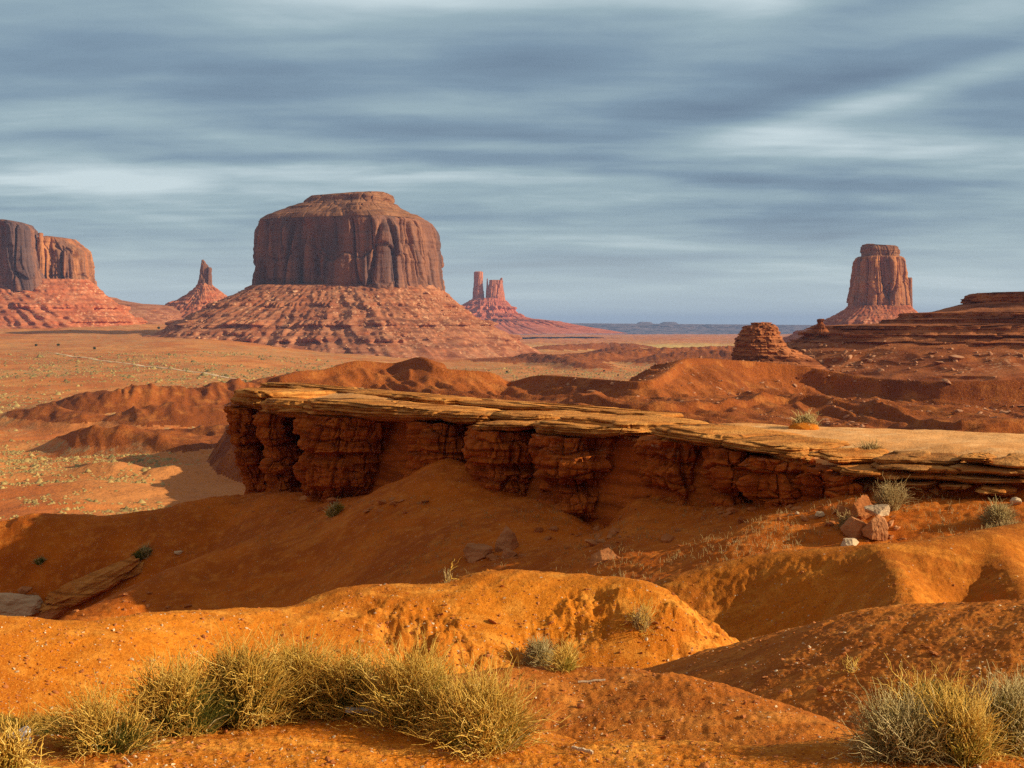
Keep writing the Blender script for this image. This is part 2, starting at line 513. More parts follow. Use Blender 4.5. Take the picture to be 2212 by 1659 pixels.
# right-hand shoulder below it
r2 = px3([(960, 1472, 9.7), (1080, 1452, 9.8), (1230, 1447, 10.0), (1380, 1456, 9.8), (1500, 1480, 9.4), (1700, 1560, 8.6), (1880, 1625, 7.8), (1990, 1690, 7.4)])
near_ridges.append(('mound', r2, slope(11, 0.5), slope(36, 0.7)))
# the mound behind it on the right
r3 = px3([(1250, 1490, 18.6), (1340, 1462, 18.3), (1420, 1436, 18.0), (1510, 1410, 17.6), (1600, 1384, 17.2), (1700, 1361, 16.7), (1790, 1336, 16.3), (1870, 1316, 15.9), (2000, 1305, 15.3), (2212, 1300, 14.4), (2500, 1290, 13.4), (2900, 1285, 12.6)])
near_ridges.append(('mound', r3, slope(12, 1.0), slope(33, 0.9)))
# the long golden mound in the middle
r1 = px3([(-520, 1270, 16.5), (-160, 1318, 17.2), (0, 1331, 17.6), (110, 1339, 17.8), (205, 1345, 18.0), (300, 1328, 18.6), (409, 1320, 19.2), (604, 1314, 20.0), (664, 1305, 20.3), (740, 1272, 20.8), (821, 1263, 21.0), (958, 1262, 21.2),
          (1026, 1238, 21.5), (1122, 1233, 21.6), (1250, 1242, 21.5), (1350, 1250, 21.1), (1400, 1268, 20.7), (1424, 1312, 20.3), (1450, 1380, 19.8), (1490, 1490, 19.1)])
near_ridges.append(('mound', r1, lambda d: np.tan(rad(33)) * (np.sqrt(d * d + 1.1) - 1.05), slope(38, 0.55)))
# the mound beyond on the right, with a spur running down its face
r4 = px3([(1330, 1330, 34.0), (1440, 1262, 34.6), (1505, 1233, 35.0), (1642, 1198, 35.0), (1762, 1185, 34.4), (1900, 1176, 33.6), (1968, 1173, 33.6), (2105, 1154, 34.8), (2212, 1133, 36.4), (2500, 1090, 40), (2900, 1060, 42)])
near_ridges.append(('mound', r4, slope(38, 1.2), slope(27, 0.8)))
sp = px3([(1900, 1188, 33.2), (1935, 1225, 31.6), (1948, 1270, 30.2), (1955, 1325, 28.6)])
near_ridges.append(('mound', sp, slope(44, 0.4), slope(44, 0.4)))
sp2 = px3([(2150, 1165, 34.6), (2176, 1215, 32.6), (2230, 1290, 30.4)])
near_ridges.append(('mound', sp2, slope(42, 0.5), slope(42, 0.5)))
# the shaded hillside under the sandstone rim
rs = px3([(-900, 1150, 72), (-300, 1146, 76), (0, 1126, 79), (68, 1108, 79), (273, 1110, 79), (409, 1086, 79), (546, 1062, 80), (650, 1066, 77), (720, 1080, 73.5), (800, 1068, 71), (900, 1034, 68), (960, 1000, 66),
          (1020, 1012, 64), (1100, 1068, 60.5), (1180, 1090, 57), (1290, 1148, 54), (1360, 1088, 54), (1420, 1078, 53), (1500, 1094, 51.8), (1650, 1086, 49.6), (1770, 1080, 47.6), (1850, 1070, 45.4), (1950, 1062, 45), (2212, 1072, 43),
          (2600, 1060, 40.5), (3300, 1060, 36)])
left_fall = lambda d: 0.33 * np.maximum(0, 3 - Xc) * sstep(0.5, 16, d) + 0.35 * np.maximum(0, -17 - Xc) * sstep(0.3, 9, d)
near_ridges.append(('hillside', rs, lambda d: 0.235 * (np.sqrt(d * d + 0.6) - 0.75) + 0.10 * np.maximum(d - 9, 0) + left_fall(d), slope(33, 1.2)))
ss = px3([(955, 985, 66.3), (905, 1018, 66.2), (848, 1052, 66.0), (780, 1092, 65.6), (700, 1122, 65.4), (630, 1140, 65.4), (550, 1166, 65), (466, 1194, 64.5), (380, 1232, 63), (300, 1275, 61.5), (200, 1330, 59)])
near_ridges.append(('hillside', ss, lambda d: 0.36 * (np.sqrt(d * d + 1.5) - 1.22) + left_fall(d) * 0.8, slope(15, 0.5)))
Zs, names = [], []
for nm, pts, f_, b_ in near_ridges:
    Zs.append(ridge(Xc, Yc, pts, f_, b_))
    names.append(nm)
sd = poly_sdf(Xc, Yc, TERR)
zt = TOPZ + 0.35 * sstep(-9, -1, -np.abs(sd)) * 0 + 0.22 * fbm2(Xc / 9, Yc / 9, 2, 5)
ramp_dip = np.exp(-(((Xc - 10.6) / 2.6) ** 2 + ((Yc - 45.2) / 2.6) ** 2))
zt = zt - 0.75 * ramp_dip - 0.30 * sstep(-3.0, 0, sd)
back_side = sstep(-2, 6, (Xc - np.interp(Yc, [33, 44, 57, 88], [40, 12, 1, -18])) - 6)
zt = zt - np.where(sd > 0, sd, 0) * (3.2 * (1 - back_side) + 0.75 * back_side)
Zs.append(zt)
names.append('terrace')
Zs = np.array(Zs)
kk = np.clip(0.004 * Rc, 0.02, 0.16)
mxz = Zs.max(0)
wts = np.exp(np.clip((Zs - mxz) / kk, -60, 0))
Zc = mxz + np.log(wts.sum(0)) * kk - 0.0
lab = np.zeros(Zs.shape)
gz_, ga_ = np.gradient(Zc)
grad = np.hypot(gz_ / np.gradient(rN[ri])[:, None], ga_ / (Rc * np.gradient(aN[ai])[None, :]))

R_, A_ = np.meshgrid(rN, aN, indexing='ij')
X, Y = R_ * np.sin(A_), R_ * np.cos(A_)
Z = upsample(Zc)
G = upsample(grad)
L = np.argmax(np.array([upsample(z) for z in Zs]), 0)
sdf_full = upsample(sd)
L = np.where((L == 9) & (sdf_full > -0.25) & (G > 1.2), 11, L)
def isl(*ids):
    s = np.zeros(len(Zs))
    s[list(ids)] = 1
    return upsample((wts * s[:, None, None]).sum(0) / wts.sum(0))
wG, wR, wM, wF, wS, wT = isl(0), isl(1, 2), isl(3), isl(4, 5, 6), isl(7, 8), isl(9)
steep = sstep(0.26, 0.52, G)
# clods, pits and rills: real relief
bill = lambda f, s: 1 - 2 * np.abs(perlin2(X * f, Y * f, s))
patch = sstep(-0.6, 0.2, fbm2(X / 1.7, Y / 1.7, 2, 31))
near_d = sstep(46, 22, R_)
pit = lambda f, s_, c_=0.0: -np.maximum(0, perlin2(X * f, Y * f, s_) - c_)
diag = lambda f, s_: perlin2((X * .8 + Y * .6) * f * .55, (Y * .8 - X * .6) * f, s_)
rug = (wM * steep * patch * sstep(-4.5, -1.0, X) + wF * steep * 0.9) * near_d
Z += rug * (0.075 * fbm2(X * 2.6, Y * 2.6, 5, 1, .62) + 0.06 * diag(2.0, 9) + 0.055 * pit(7.5, 22, .12) + 0.05 * pit(4.0, 2, .22))
Z += (wM + wF) * (1 - steep * 0.6) * (0.012 * fbm2(X * 3.0, Y * 3.0, 3, 4) + 0.006 * perlin2(X * 17, Y * 17, 19))
flow = (X * 0.62 + Y * 0.78)
cross_ = (X * 0.78 - Y * 0.62)
Z += wM * (1 - steep * patch) * 0.016 * perlin2(cross_ * 5.0, flow * 0.9, 6)
Z += wR * (0.016 * fbm2(X * 1.6, Y * 1.6, 3, 7) + 0.010 * perlin2(X * 9, Y * 9, 8) + 0.009 * perlin2(X * 22, Y * 22, 9) + 0.016 * perlin2(cross_ * 4.0, flow * 0.6, 16))
Z += wG * (0.014 * fbm2(X * 2.5, Y * 2.5, 3, 10) + 0.008 * perlin2(X * 14, Y * 14, 12) + 0.006 * perlin2(X * 33, Y * 33, 13))
Z += wS * (0.16 * fbm2(X / 3.2, Y / 3.2, 3, 14) + 0.05 * perlin2((X + Y) * 1.5, (X - Y) * .35, 15) + 0.03 * perlin2(X * 4.5, Y * 4.5, 16))
Z += wT * (0.06 * fbm2(X / 2.5, Y / 2.5, 3, 17) + 0.02 * perlin2(X * 1.2, Y * 4, 18))


def sampler(rr, aa, ZZ):
    def f(x, y):
        r, a = np.hypot(x, y), np.arctan2(x, y)
        fi = np.interp(r, rr, np.arange(len(rr)))
        fj = np.interp(a, aa, np.arange(len(aa)))
        i, j = np.minimum(fi.astype(int), len(rr) - 2), np.minimum(fj.astype(int), len(aa) - 2)
        u, v = fi - i, fj - j
        return (ZZ[i, j] * (1 - u) + ZZ[i + 1, j] * u) * (1 - v) + (ZZ[i, j + 1] * (1 - u) + ZZ[i + 1, j + 1] * u) * v
    return f


gnear = sampler(rN, aN, Z)


def hit(px, py, f=None, r0=2.0, r1=170.0, n=6000):
    """first point of the ground seen at a photo pixel"""
    f = f or gnear
    d = at(px, py, 1.0)
    t = np.geomspace(r0, r1, n)
    zz = f(d[0] * t, d[1] * t)
    below = np.nonzero(d[2] * t <= zz)[0]
    k = below[0] if len(below) else n - 1
    return np.array([d[0] * t[k], d[1] * t[k], zz[k]])


def split_grid(Xg, Yg, Zg, lab_, table):
    R, N = Zg.shape
    V = np.stack([Xg, Yg, Zg], -1).reshape(-1, 3)
    fc = gridfaces(R, N)[:, ::-1]
    fl = lab_.ravel()[fc[:, 0]]
    for ids, name, mat in table:
        sel = fc[np.isin(fl, ids)]
        if not len(sel):
            continue
        u, inv = np.unique(sel, return_inverse=True)
        o = mk(name, V[u], inv.reshape(-1, 4), mat)
        o['kind'] = 'structure'


split_grid(X, Y, Z, L, [([0], 'ground', M['ochre']), ([1], 'mound', M['red']), ([2], 'mound', M['red']), ([3], 'mound', M['ochre']),
                        ([4, 5, 6], 'mound', M['ochre2']), ([7, 8], 'hillside', M['slope']), ([9], 'terrace', M['sand']), ([11], 'hillside', M['pillar'])])
# ------------------------------------------------------------------ the valley and the badlands: far polar height field out to the horizon
def geom(a, b, k):
    return np.exp(np.arange(math.log(a), math.log(b), k))


rF = np.concatenate([geom(70, 300, 0.03), geom(300, 1300, 0.0028), geom(1300, 4200, 0.006), geom(4200, 40000, 0.03), [44000]])
aF = np.radians(np.concatenate([-np.arange(27, 110, 3)[::-1], np.arange(-26, 26.01, 0.056), np.arange(27, 110, 3)]))
RF, AF = np.meshgrid(rF, aF, indexing='ij')
XF, YF = RF * np.sin(AF), RF * np.cos(AF)
YP = np.maximum(YF, 1.0)
PXF = PCX + F * XF / YP                                                # bearing, as a photo column
left = sstep(1000, 350, PXF)
ZV = -62 + left * 50 * np.clip((YF - 850) / 2350, 0, 1.3) - 3.5 * sstep(1500, 9000, YF) * (1 - left) - 0.0055 * np.maximum(0, YF - 10000)
ZV = ZV + sstep(300, 700, RF) * (2.6 * fbm2(XF / 170, YF / 260, 4, 41) + 0.7 * fbm2(XF / 22, YF / 32, 3, 42)) * (1 + 0.8 * sstep(2500, 6000, RF))
ZV = ZV + left * sstep(430, 520, RF) * sstep(1100, 700, RF) * (2.3 * fbm2((XF * .8 + YF * .6) / 75, (YF * .8 - XF * .6) / 38, 3, 49) + .8 * np.maximum(0, 1 - 3 * np.abs(perlin2((XF * .8 + YF * .6) / 120, (YF * .8 - XF * .6) / 50, 48))))
ZV = ZV + 9 * sstep(2200, 3600, RF) * np.maximum(0, fbm2(XF / 420, YF / 900, 3, 47) - 0.15)
ZL = [ZV]
def far_ridge(rows, fr, bk, sel=None):
    P = px3(rows)
    lo, hi = min(r[2] for r in rows) - 330, max(r[2] for r in rows) + 330
    i0, i1 = np.searchsorted(rF, max(lo, 70)), np.searchsorted(rF, hi * 1.3)
    out = np.full(XF.shape, -1e3)
    out[i0:i1] = ridge(XF[i0:i1], YF[i0:i1], P, fr, bk, 4)
    return out
# low red hills in the valley on the left
hillA = [far_ridge([(-60, 892, 980), (60, 880, 960), (150, 863, 950), (235, 850, 940), (330, 841, 950), (400, 846, 960), (480, 835, 975), (560, 826, 1000), (640, 824, 1040)], slope(24, 9), slope(17, 9)),
         far_ridge([(235, 902, 850), (300, 886, 840), (350, 878, 835), (420, 884, 845), (480, 880, 850), (540, 872, 860)], slope(20, 7), slope(15, 8)),
         far_ridge([(10, 893, 900), (90, 882, 880), (150, 889, 860), (190, 900, 840)], slope(20, 5), slope(14, 6)),
         far_ridge([(130, 946, 690), (205, 928, 676), (300, 934, 664), (385, 962, 640)], slope(34, 2.0), slope(7, 3)),
         far_ridge([(390, 930, 720), (480, 925, 715), (540, 932, 700)], slope(20, 4), slope(8, 3)),
         far_ridge([(170, 1012, 590), (230, 1001, 575), (300, 1030, 552), (350, 1012, 560), (430, 1006, 575), (530, 995, 600)], slope(13, 4), slope(9, 5)),
         far_ridge([(380, 975, 640), (460, 962, 650), (540, 950, 660)], slope(10, 4), slope(7, 5)),
         far_ridge([(-80, 1112, 470), (60, 1100, 468), (160, 1092, 474), (330, 1092, 482), (440, 1078, 492)], slope(48, 0.6), slope(3, 3)),
         far_ridge([(1180, 748, 3600), (1300, 742, 3700), (1370, 744, 3650)], slope(16, 14), slope(10, 14)),
         far_ridge([(1290, 757, 2900), (1345, 750, 2850), (1400, 760, 2800)], slope(18, 10), slope(8, 14)),
         far_ridge([(1300, 768, 2300), (1420, 757, 2400), (1560, 752, 2500), (1750, 746, 2600)], slope(12, 6), slope(3, 10)),
         far_ridge([(1140, 766, 2350), (1210, 772, 2200), (1260, 786, 2000)], slope(17, 6), slope(7, 9)),
         far_ridge([(1470, 764, 2200), (1530, 758, 2200), (1600, 768, 2150)], slope(15, 8), slope(9, 9))]
HA = np.max(hillA, 0)
er_ = lambda a, b, sd_: 1 - 2 * np.abs(perlin2((XF * .9 + YF * .4) / a + .4 * perlin2(XF / (2 * a), YF / (2 * a), sd_ + 2), (YF * .9 - XF * .4) / b, sd_))
hh = np.clip((HA - ZV) * 1.4 - 1.0, 0, 24)
HA = HA + hh * (0.12 * er_(22, 60, 51) + 0.08 * er_(9, 24, 53) + .05 * fbm2(XF / 14, YF / 22, 3, 56)) + .25 * sstep(0, 2, hh) * perlin2(XF / 4, YF / 6, 57)
# a tongue of badlands behind the terrace, rising into the bench below the mesa
crest = [(470, 846, 565), (540, 833, 570), (600, 816, 575), (650, 801, 585), (700, 798, 592), (770, 779, 600), (850, 784, 610), (910, 771, 600), (955, 795, 590), (1060, 804, 600), (1100, 824, 605), (1170, 810, 590),
         (1310, 820, 560), (1400, 822, 545), (1445, 800, 580), (1485, 774, 610), (1590, 778, 640), (1720, 789, 650), (1870, 814, 632), (2030, 824, 610), (2212, 820, 606), (2500, 812, 610), (3200, 800, 640)]
profile = lambda d: 9.5 * (1 - np.exp(-(d / 13) ** 1.5)) + 0.018 * d + 2.2 * sstep(0.4, 3.2, d)
ZB = far_ridge(crest, profile, slope(27, 2.5))
d_edge = np.maximum(0, (np.interp(YF, [300, 470, 545, 592], [900, 780, 715, 545]) - PCX) / F * YF - XF)
zero = lambda d: 0 * d
zc_ = far_ridge(crest, zero, zero)
dcr = np.clip(zc_ - far_ridge(crest, lambda d: d, lambda d: d), 0, 2000)      # distance from the crest
warp = 20 * perlin2(XF / 60, YF / 60, 60)
# eroded ridges: sharp crests running down the slope, V-shaped gullies branching between them
def eroded(u, v, a, b, seed):
    r_ = 1 - 2 * np.abs(perlin2(u / a + .35 * perlin2(u / (a * 2.2), v / (b * .8), seed + 3), v / b, seed))
    return r_
uu_, vv_ = XF * .94 + YF * .34 + .4 * warp, YF * .94 - XF * .34
b1_ = eroded(uu_, vv_, 34, 80, 61)
b2_ = eroded(uu_, vv_, 13, 34, 62)
b3_ = eroded(uu_ * .8 + vv_ * .6, vv_ * .8 - uu_ * .6, 6.5, 13, 64)
g_ = sstep(2, 30, dcr)
fbn = fbm2(XF / 20, YF / 28, 4, 69)
rel = sstep(120, 300, RF) * (g_ * 1.9 * (b1_ - .3) + sstep(1.5, 12, dcr) * (1.9 * b2_ * (.65 + .35 * b1_) + .9 * fbn) + sstep(0.5, 7, dcr) * (1.0 * b3_ * (.6 + .4 * b2_) + 0.25 * perlin2(XF / 3, YF / 3, 63)))
front_ = far_ridge(crest, lambda d: d, lambda d: -d) < zc_
ZB = ZB + rel - 4.2 * sstep(.4 + .5 * fbn, 3.2 + .5 * fbn, dcr + .8 * perlin2(XF / 7, YF / 7, 65)) * front_ * sstep(1540, 1640, PXF)
# thin hard beds weather out as little steps
bed_ = lambda z_, h_: (np.floor(z_ / h_) + sstep(.25, .75, z_ / h_ - np.floor(z_ / h_))) * h_
ZB = ZB + .55 * sstep(6, 20, dcr) * (bed_(ZB + 1.5 * perlin2(XF / 90, YF / 90, 68), 2.4) - ZB - .0) * sstep(-.3, .3, perlin2(XF / 70, YF / 70, 67))
ZB = ZB - 0.95 * d_edge - 0.02 * np.maximum(0, 330 - YF)
# a second little scarp half way down, as a dark broken line
sc_ = [(1270, 848, 470), (1400, 868, 450), (1560, 862, 470), (1700, 852, 500), (1900, 872, 470), (2080, 898, 420), (2300, 905, 420)]
ZB2 = far_ridge(sc_, lambda d: 2.6 * sstep(0.2, 2.2, d) + 0.10 * d, lambda d: 0.075 * d)
ZB2 = ZB2 - 2.0 + 0.6 * perlin2(XF / 12, YF / 12, 66) + rel * .75
ZB2 = ZB2 - .55 * np.maximum(0, (1230 - PCX) / F * YF - XF)
near_skirt = np.where(RF < 240, -9.0 - 0.55 * np.maximum(0, RF - 70), -1e3)
stack = np.array([ZV, HA, ZB, ZB2])
kf = 0.9
mz = stack.max(0)
ZF = mz + np.log(np.exp(np.clip((stack - mz) / kf, -50, 0)).sum(0)) * kf
ZF = np.where(RF < 330, np.minimum(ZF, np.where(PXF < 620, -40.0, -17) - (330 - RF) * 0.02), ZF)
ZF = ZF - sstep(130, 85, RF) * 14
LF = np.argmax(stack, 0)
LF = np.where((LF == 1) & (HA < ZV + 5.5), 0, LF)
gfar = sampler(rF, aF, ZF)
# how much scrub and grass grows where: used by the soil's colour and by the scrub itself
veg = sstep(-0.45, 0.55, fbm2(XF / 210, YF / 330, 4, 71) + 0.35 * sstep(700, 1300, RF) - 0.35 * sstep(720, 480, RF) - 0.6 * sstep(3800, 5200, RF) + 0.25 * sstep(1000, 1400, PXF) * sstep(3000, 2000, RF))
yel = np.exp(-((PXF - 1480) / 330) ** 2) * np.exp(-((YF - 4300) / 700) ** 2)

mv, t = new_mat('valley_soil')
pos = t.n('ShaderNodeNewGeometry').outputs['Position']
va = t.n('ShaderNodeAttribute', attribute_name='scrub').outputs['Fac']
ya = t.n('ShaderNodeAttribute', attribute_name='straw').outputs['Fac']
nb = t.noise(pos, 0.012, 6, 0.62)
nm_ = t.noise(pos, 0.09, 6, 0.66)
nf = t.noise(pos, 0.45, 4, 0.65)
c = t.mix(t.ramp(nb, 0.36, 0.64), (0.46, 0.132, 0.032), (0.60, 0.232, 0.066))
gr = t.mix(t.ramp(nm_, 0.4, 0.62), (0.52, 0.310, 0.125), (0.33, 0.255, 0.125))
k = t.math('MULTIPLY', va, t.ramp(t.math('ADD', nm_, t.math('MULTIPLY', nf, 0.8)), 0.84, 1.12))
c = t.mix(k, c, gr)
c = t.mix(t.math('MULTIPLY', ya, 0.9), c, (0.62, 0.42, 0.13))
c = t.mix(t.math('MULTIPLY', t.ramp(nf, 0.5, 0.3), 0.45), c, (0.20, 0.085, 0.035))
principled(mv, t, c, 0.97, t.math('ADD', nm_, t.math('MULTIPLY', nf, 0.4)), 1.2)
M['valley'] = mv


def far_split():
    R, N = ZF.shape
    V = np.stack([XF, YF, ZF], -1).reshape(-1, 3)
    fc = gridfaces(R, N)[:, ::-1]
    fl = LF.ravel()[fc[:, 0]]
    for ids, name, mat in (([0], 'valley_floor', mv), ([1], 'hill', M['bad']), ([2, 3], 'badlands', M['bad'])):
        sel = fc[np.isin(fl, ids)]
        u, inv = np.unique(sel, return_inverse=True)
        o = mk(name, V[u], inv.reshape(-1, 4), mat)
        o['kind'] = 'structure'
        if ids == [0]:
            attr(o, 'scrub', veg.ravel()[u])
            attr(o, 'straw', yel.ravel()[u])


far_split()


# ------------------------------------------------------------------ buttes and mesas
def unit_shape(P, N):
    """closed plan outline resampled to N points, lightly rounded"""
    P = np.asarray(P, float)
    Q = np.vstack([P, P[:1]])
    s = np.concatenate([[0], np.cumsum(np.hypot(*np.diff(Q, axis=0).T))])
    u = np.linspace(0, s[-1], N, endpoint=False)
    x, y = np.interp(u, s, Q[:, 0]), np.interp(u, s, Q[:, 1])
    k = max(3, N // 40)
    ker = np.ones(2 * k + 1) / (2 * k + 1)
    f = lambda a: np.convolve(np.concatenate([a[-k:], a, a[:k]]), ker, 'valid')
    x, y = f(x), f(y)
    x = (x - (x.max() + x.min()) / 2) / ((x.max() - x.min()) / 2)
    y = (y - (y.max() + y.min()) / 2) / ((y.max() - y.min()) / 2)
    return x, y


BOX = [(-1, -.3), (-.85, -.8), (-.4, -1), (.4, -1), (.85, -.75), (1, -.2), (1, .5), (.5, 1), (-.5, 1), (-1, .5)]


def rings_from(rows, R, shape, Yc):
    """rows: (photo y, left x, right x, half depth) from the top down -> (R, N, 3) rings plus row parameter"""
    rows = np.array(rows, float)
    s = np.concatenate([[0], np.cumsum(np.maximum(np.abs(np.diff(rows[:, 0])) + 0.35 * np.abs(np.diff(rows[:, 1])), 0.6))])
    u = np.linspace(0, s[-1], R)
    u = np.sort(np.concatenate([np.setdiff1d(u, s)[: R - len(s)], s])) if R > len(s) else s
    y, xl, xr, hd = (np.interp(u, s, rows[:, k]) for k in range(4))
    A, B = at(xl, y, Yc), at(xr, y, Yc)
    cx, cy = shape
    X = (A[:, 0] + B[:, 0])[:, None] / 2 + (B[:, 0] - A[:, 0])[:, None] / 2 * cx
    Y = Yc + hd[:, None] * cy
    Z = np.repeat(A[:, 2][:, None], len(cx), 1)
    return np.stack([X, Y, Z], -1), y


def normals2(P):
    d = np.roll(P, -1, 1) - np.roll(P, 1, 1)
    n = np.stack([d[..., 1], -d[..., 0]], -1)
    n /= np.linalg.norm(n, axis=-1, keepdims=True) + 1e-9
    return n


def closed(name, P, mat, parent=None, top=True, smooth=True, rough=0.0, seed=0, loc=None, bottom=False):
    """closed loft from rings given top down"""
    R, N = P.shape[:2]
    V = P.reshape(-1, 3)
    fc = [gridfaces(R, N, True)]
    def cap(ring, idx0, flip):
        nonlocal V
        c = ring.mean(0)
        ks = (0.80, 0.55, 0.28)
        add = np.concatenate([c + (ring - c) * k for k in ks] + [c[None]])
        if rough:
            add[:, 2] += rough * fbm2(add[:, 0] / (14 * rough), add[:, 1] / (14 * rough), 3, seed + 3)
        base = len(V)
        V = np.vstack([V, add])
        prev = idx0 + np.arange(N)
        for q in range(len(ks)):
            cur = base + q * N + np.arange(N)
            f = np.stack([cur, np.roll(cur, -1), np.roll(prev, -1), prev], -1)
            fc.append(f if not flip else f[:, ::-1])
            prev = cur
        f = np.stack([np.full(N, base + len(ks) * N), np.roll(prev, -1), prev], -1)
        fc.append(f if not flip else f[:, ::-1])
    if top:
        cap(P[0], 0, False)
    if bottom:
        cap(P[-1], (R - 1) * N, True)
    quads = np.concatenate([f for f in fc if f.shape[1] == 4])[:, ::-1]
    tris = [f[:, ::-1] for f in fc if f.shape[1] == 3]
    return mk(name, V, [quads] + tris, mat, parent, smooth, loc)


def blocks(u, z, w_, h_, seed, warp=.35):
    """offset of each block of a jointed rock face: courses of height h_, joints about w_ apart"""
    zz = z / h_ + warp * perlin2(u / (w_ * 1.5), z / h_ * .4, seed)
    r_ = np.floor(zz).astype(int)
    uu = u / w_ + _ang[(r_ * 37 + seed * 11) & 255] + warp * perlin2(u / w_ * .8, z / h_, seed + 1)
    c_ = np.floor(uu).astype(int)
    off = _ang[(_perm[(c_ + seed * 7) & 255] + r_ * 53) & 255] / np.pi - 1
    fu, fz = uu - c_, zz - r_
    edge = np.minimum(np.minimum(fu, 1 - fu) * w_, np.minimum(fz, 1 - fz) * h_)
    return off, edge


def flute(P, amp, big, small, seed, zsq=0.10, ledge=0.0, zl=8.0):
    """a jointed cliff: broad flat faces between vertical cracks, some narrow buttresses, horizontal ledges"""
    n = normals2(P)
    x, y, z = P[..., 0], P[..., 1], P[..., 2]
    ua = np.concatenate([[0], np.cumsum(np.hypot(*np.diff(P[len(P) // 2, :, :2], axis=0).T))])[None, :] + 0 * z
    o1, e1 = blocks(ua, z, big * .62, big * 2.2, seed, .30)
    o2, e2 = blocks(ua, z, small * .7, big * 1.1, seed + 2, .35)
    a = perlin3(x / big, y / big, z / big * zsq, seed)
    b = 1 - 2.2 * np.abs(perlin3(x / small, y / small, z / small * zsq, seed + 1))
    c = perlin3(x / small * 2.7, y / small * 2.7, z / small * zsq * 3, seed + 2)
    mod = sstep(-.1, .5, perlin3(x / big * .7, y / big * .7, z / big * .3, seed + 8))
    b3 = np.abs(perlin3(x / big * 1.3, y / big * 1.3, z / big * zsq, seed + 6))
    d = amp * (0.75 * a - 0.50 * b * mod + 0.16 * c - 0.9 * np.exp(-(b3 / 0.05) ** 2) + 0.50 * o1 + 0.24 * o2 - 0.25 * np.exp(-(e1 / (big * .03)) ** 2))
    if ledge:
        d = d + ledge * (perlin3(x / (zl * 9), y / (zl * 9), z / zl, seed + 3) + 0.6 * perlin3(x / (zl * 3), y / (zl * 3), z / zl * 2.6, seed + 4))
    Q = P.copy()
    Q[..., :2] += n * d[..., None] if np.ndim(d) else n * d
    return Q


def gully(P, amp, freq, seed, grow=True, rough=1.0, ledges=()):
    """spurs and gullies running down a talus slope, with a rubbly surface and broken rock ledges"""
    R, N = P.shape[:2]
    c = P.mean((0, 1))
    th = np.arctan2(P[..., 1] - c[1], P[..., 0] - c[0])
    u = np.linspace(0, 1, R)[:, None]
    k = (0.12 + 0.88 * u) if grow else 1.0 + 0 * u
    th2 = th + 0.09 * perlin2(th * freq * .45, u * 2.2, seed + 5) + 0.25 * perlin2(th * freq * .16, u * 0, seed + 7)
    a1 = 0.5 - 1.25 * np.abs(perlin2(th2 * freq, u * .8, seed))
    a2 = 0.5 - 1.25 * np.abs(perlin2(th2 * freq * 2.3, u * 1.6, seed + 1))
    mod = sstep(-.5, .5, perlin2(th * freq * .5, u * 1.5, seed + 8))
    g = a1 * (0.30 + 0.75 * mod) + 0.42 * a2 * (1.15 - mod) + .25 * perlin2(th * freq * 5, u * 9, seed + 12)
    n = normals2(P)
    Q = P.copy()
    r = fbm3(P[..., 0] / (amp * .5), P[..., 1] / (amp * .5), P[..., 2] / (amp * .5), 3, seed + 2)
    d = amp * 1.25 * k * g + amp * .20 * rough * r
    for i_, (u0, u1, dep) in enumerate(ledges):
        on = sstep(-.10, .22, perlin2(th * freq * .7, i_ * 5.0 + 0 * u, seed + 9 + i_))
        w_ = .02 * perlin2(th * freq * .8, 3.0 + 0 * u, seed + 20 + i_)
        d = d + on * dep * (sstep(u0 - .01, u0, u + w_) * sstep(u1 + .05, u1, u + w_)) * (1 + .5 * perlin2(th * freq * 9, 2 + 0 * u, seed + 30))
    Q[..., :2] += n * d[..., None]
    return Q


# angular stones: intersections of half-spaces sampled on a sphere
def icosphere(level):
    t = (1 + 5 ** .5) / 2
    V = [(-1, t, 0), (1, t, 0), (-1, -t, 0), (1, -t, 0), (0, -1, t), (0, 1, t), (0, -1, -t), (0, 1, -t), (t, 0, -1), (t, 0, 1), (-t, 0, -1), (-t, 0, 1)]
    Fc = [(0, 11, 5), (0, 5, 1), (0, 1, 7), (0, 7, 10), (0, 10, 11), (1, 5, 9), (5, 11, 4), (11, 10, 2), (10, 7, 6), (7, 1, 8), (3, 9, 4), (3, 4, 2), (3, 2, 6), (3, 6, 8), (3, 8, 9), (4, 9, 5), (2, 4, 11), (6, 2, 10), (8, 6, 7), (9, 8, 1)]
    V = [np.array(v) / np.linalg.norm(v) for v in V]
    for _ in range(level):
        mid, F2 = {}, []
        def m(a, b):
            k = (min(a, b), max(a, b))
            if k not in mid:
                v = V[a] + V[b]
                V.append(v / np.linalg.norm(v))
                mid[k] = len(V) - 1
            return mid[k]
        for a, b, c in Fc:
            x, y, z = m(a, b), m(b, c), m(c, a)
            F2 += [(a, x, z), (b, y, x), (c, z, y), (x, y, z)]
        Fc = F2
    return np.array(V), np.array(Fc)


ICO = [icosphere(k) for k in range(5)]


def stone(level, rng, npl=14, cut=(0.55, 0.95), rough=0.03):
    V, Fc = ICO[level]
    n = rng.normal(size=(npl, 3))
    n /= np.linalg.norm(n, axis=1)[:, None]
    d = rng.uniform(cut[0], cut[1], npl)
    dots = V @ n.T
    r = np.min(np.where(dots > 1e-3, d / np.maximum(dots, 1e-3), 1.6), 1)
    if rough:
        r = r * (1 + rough * fbm3(V[:, 0] * 3, V[:, 1] * 3, V[:, 2] * 3, 3, int(rng.randint(90))))
    return V * r[:, None], Fc


def rotz(a):
    c_, s_ = math.cos(a), math.sin(a)
    return np.array([[c_, -s_, 0], [s_, c_, 0], [0, 0, 1]])


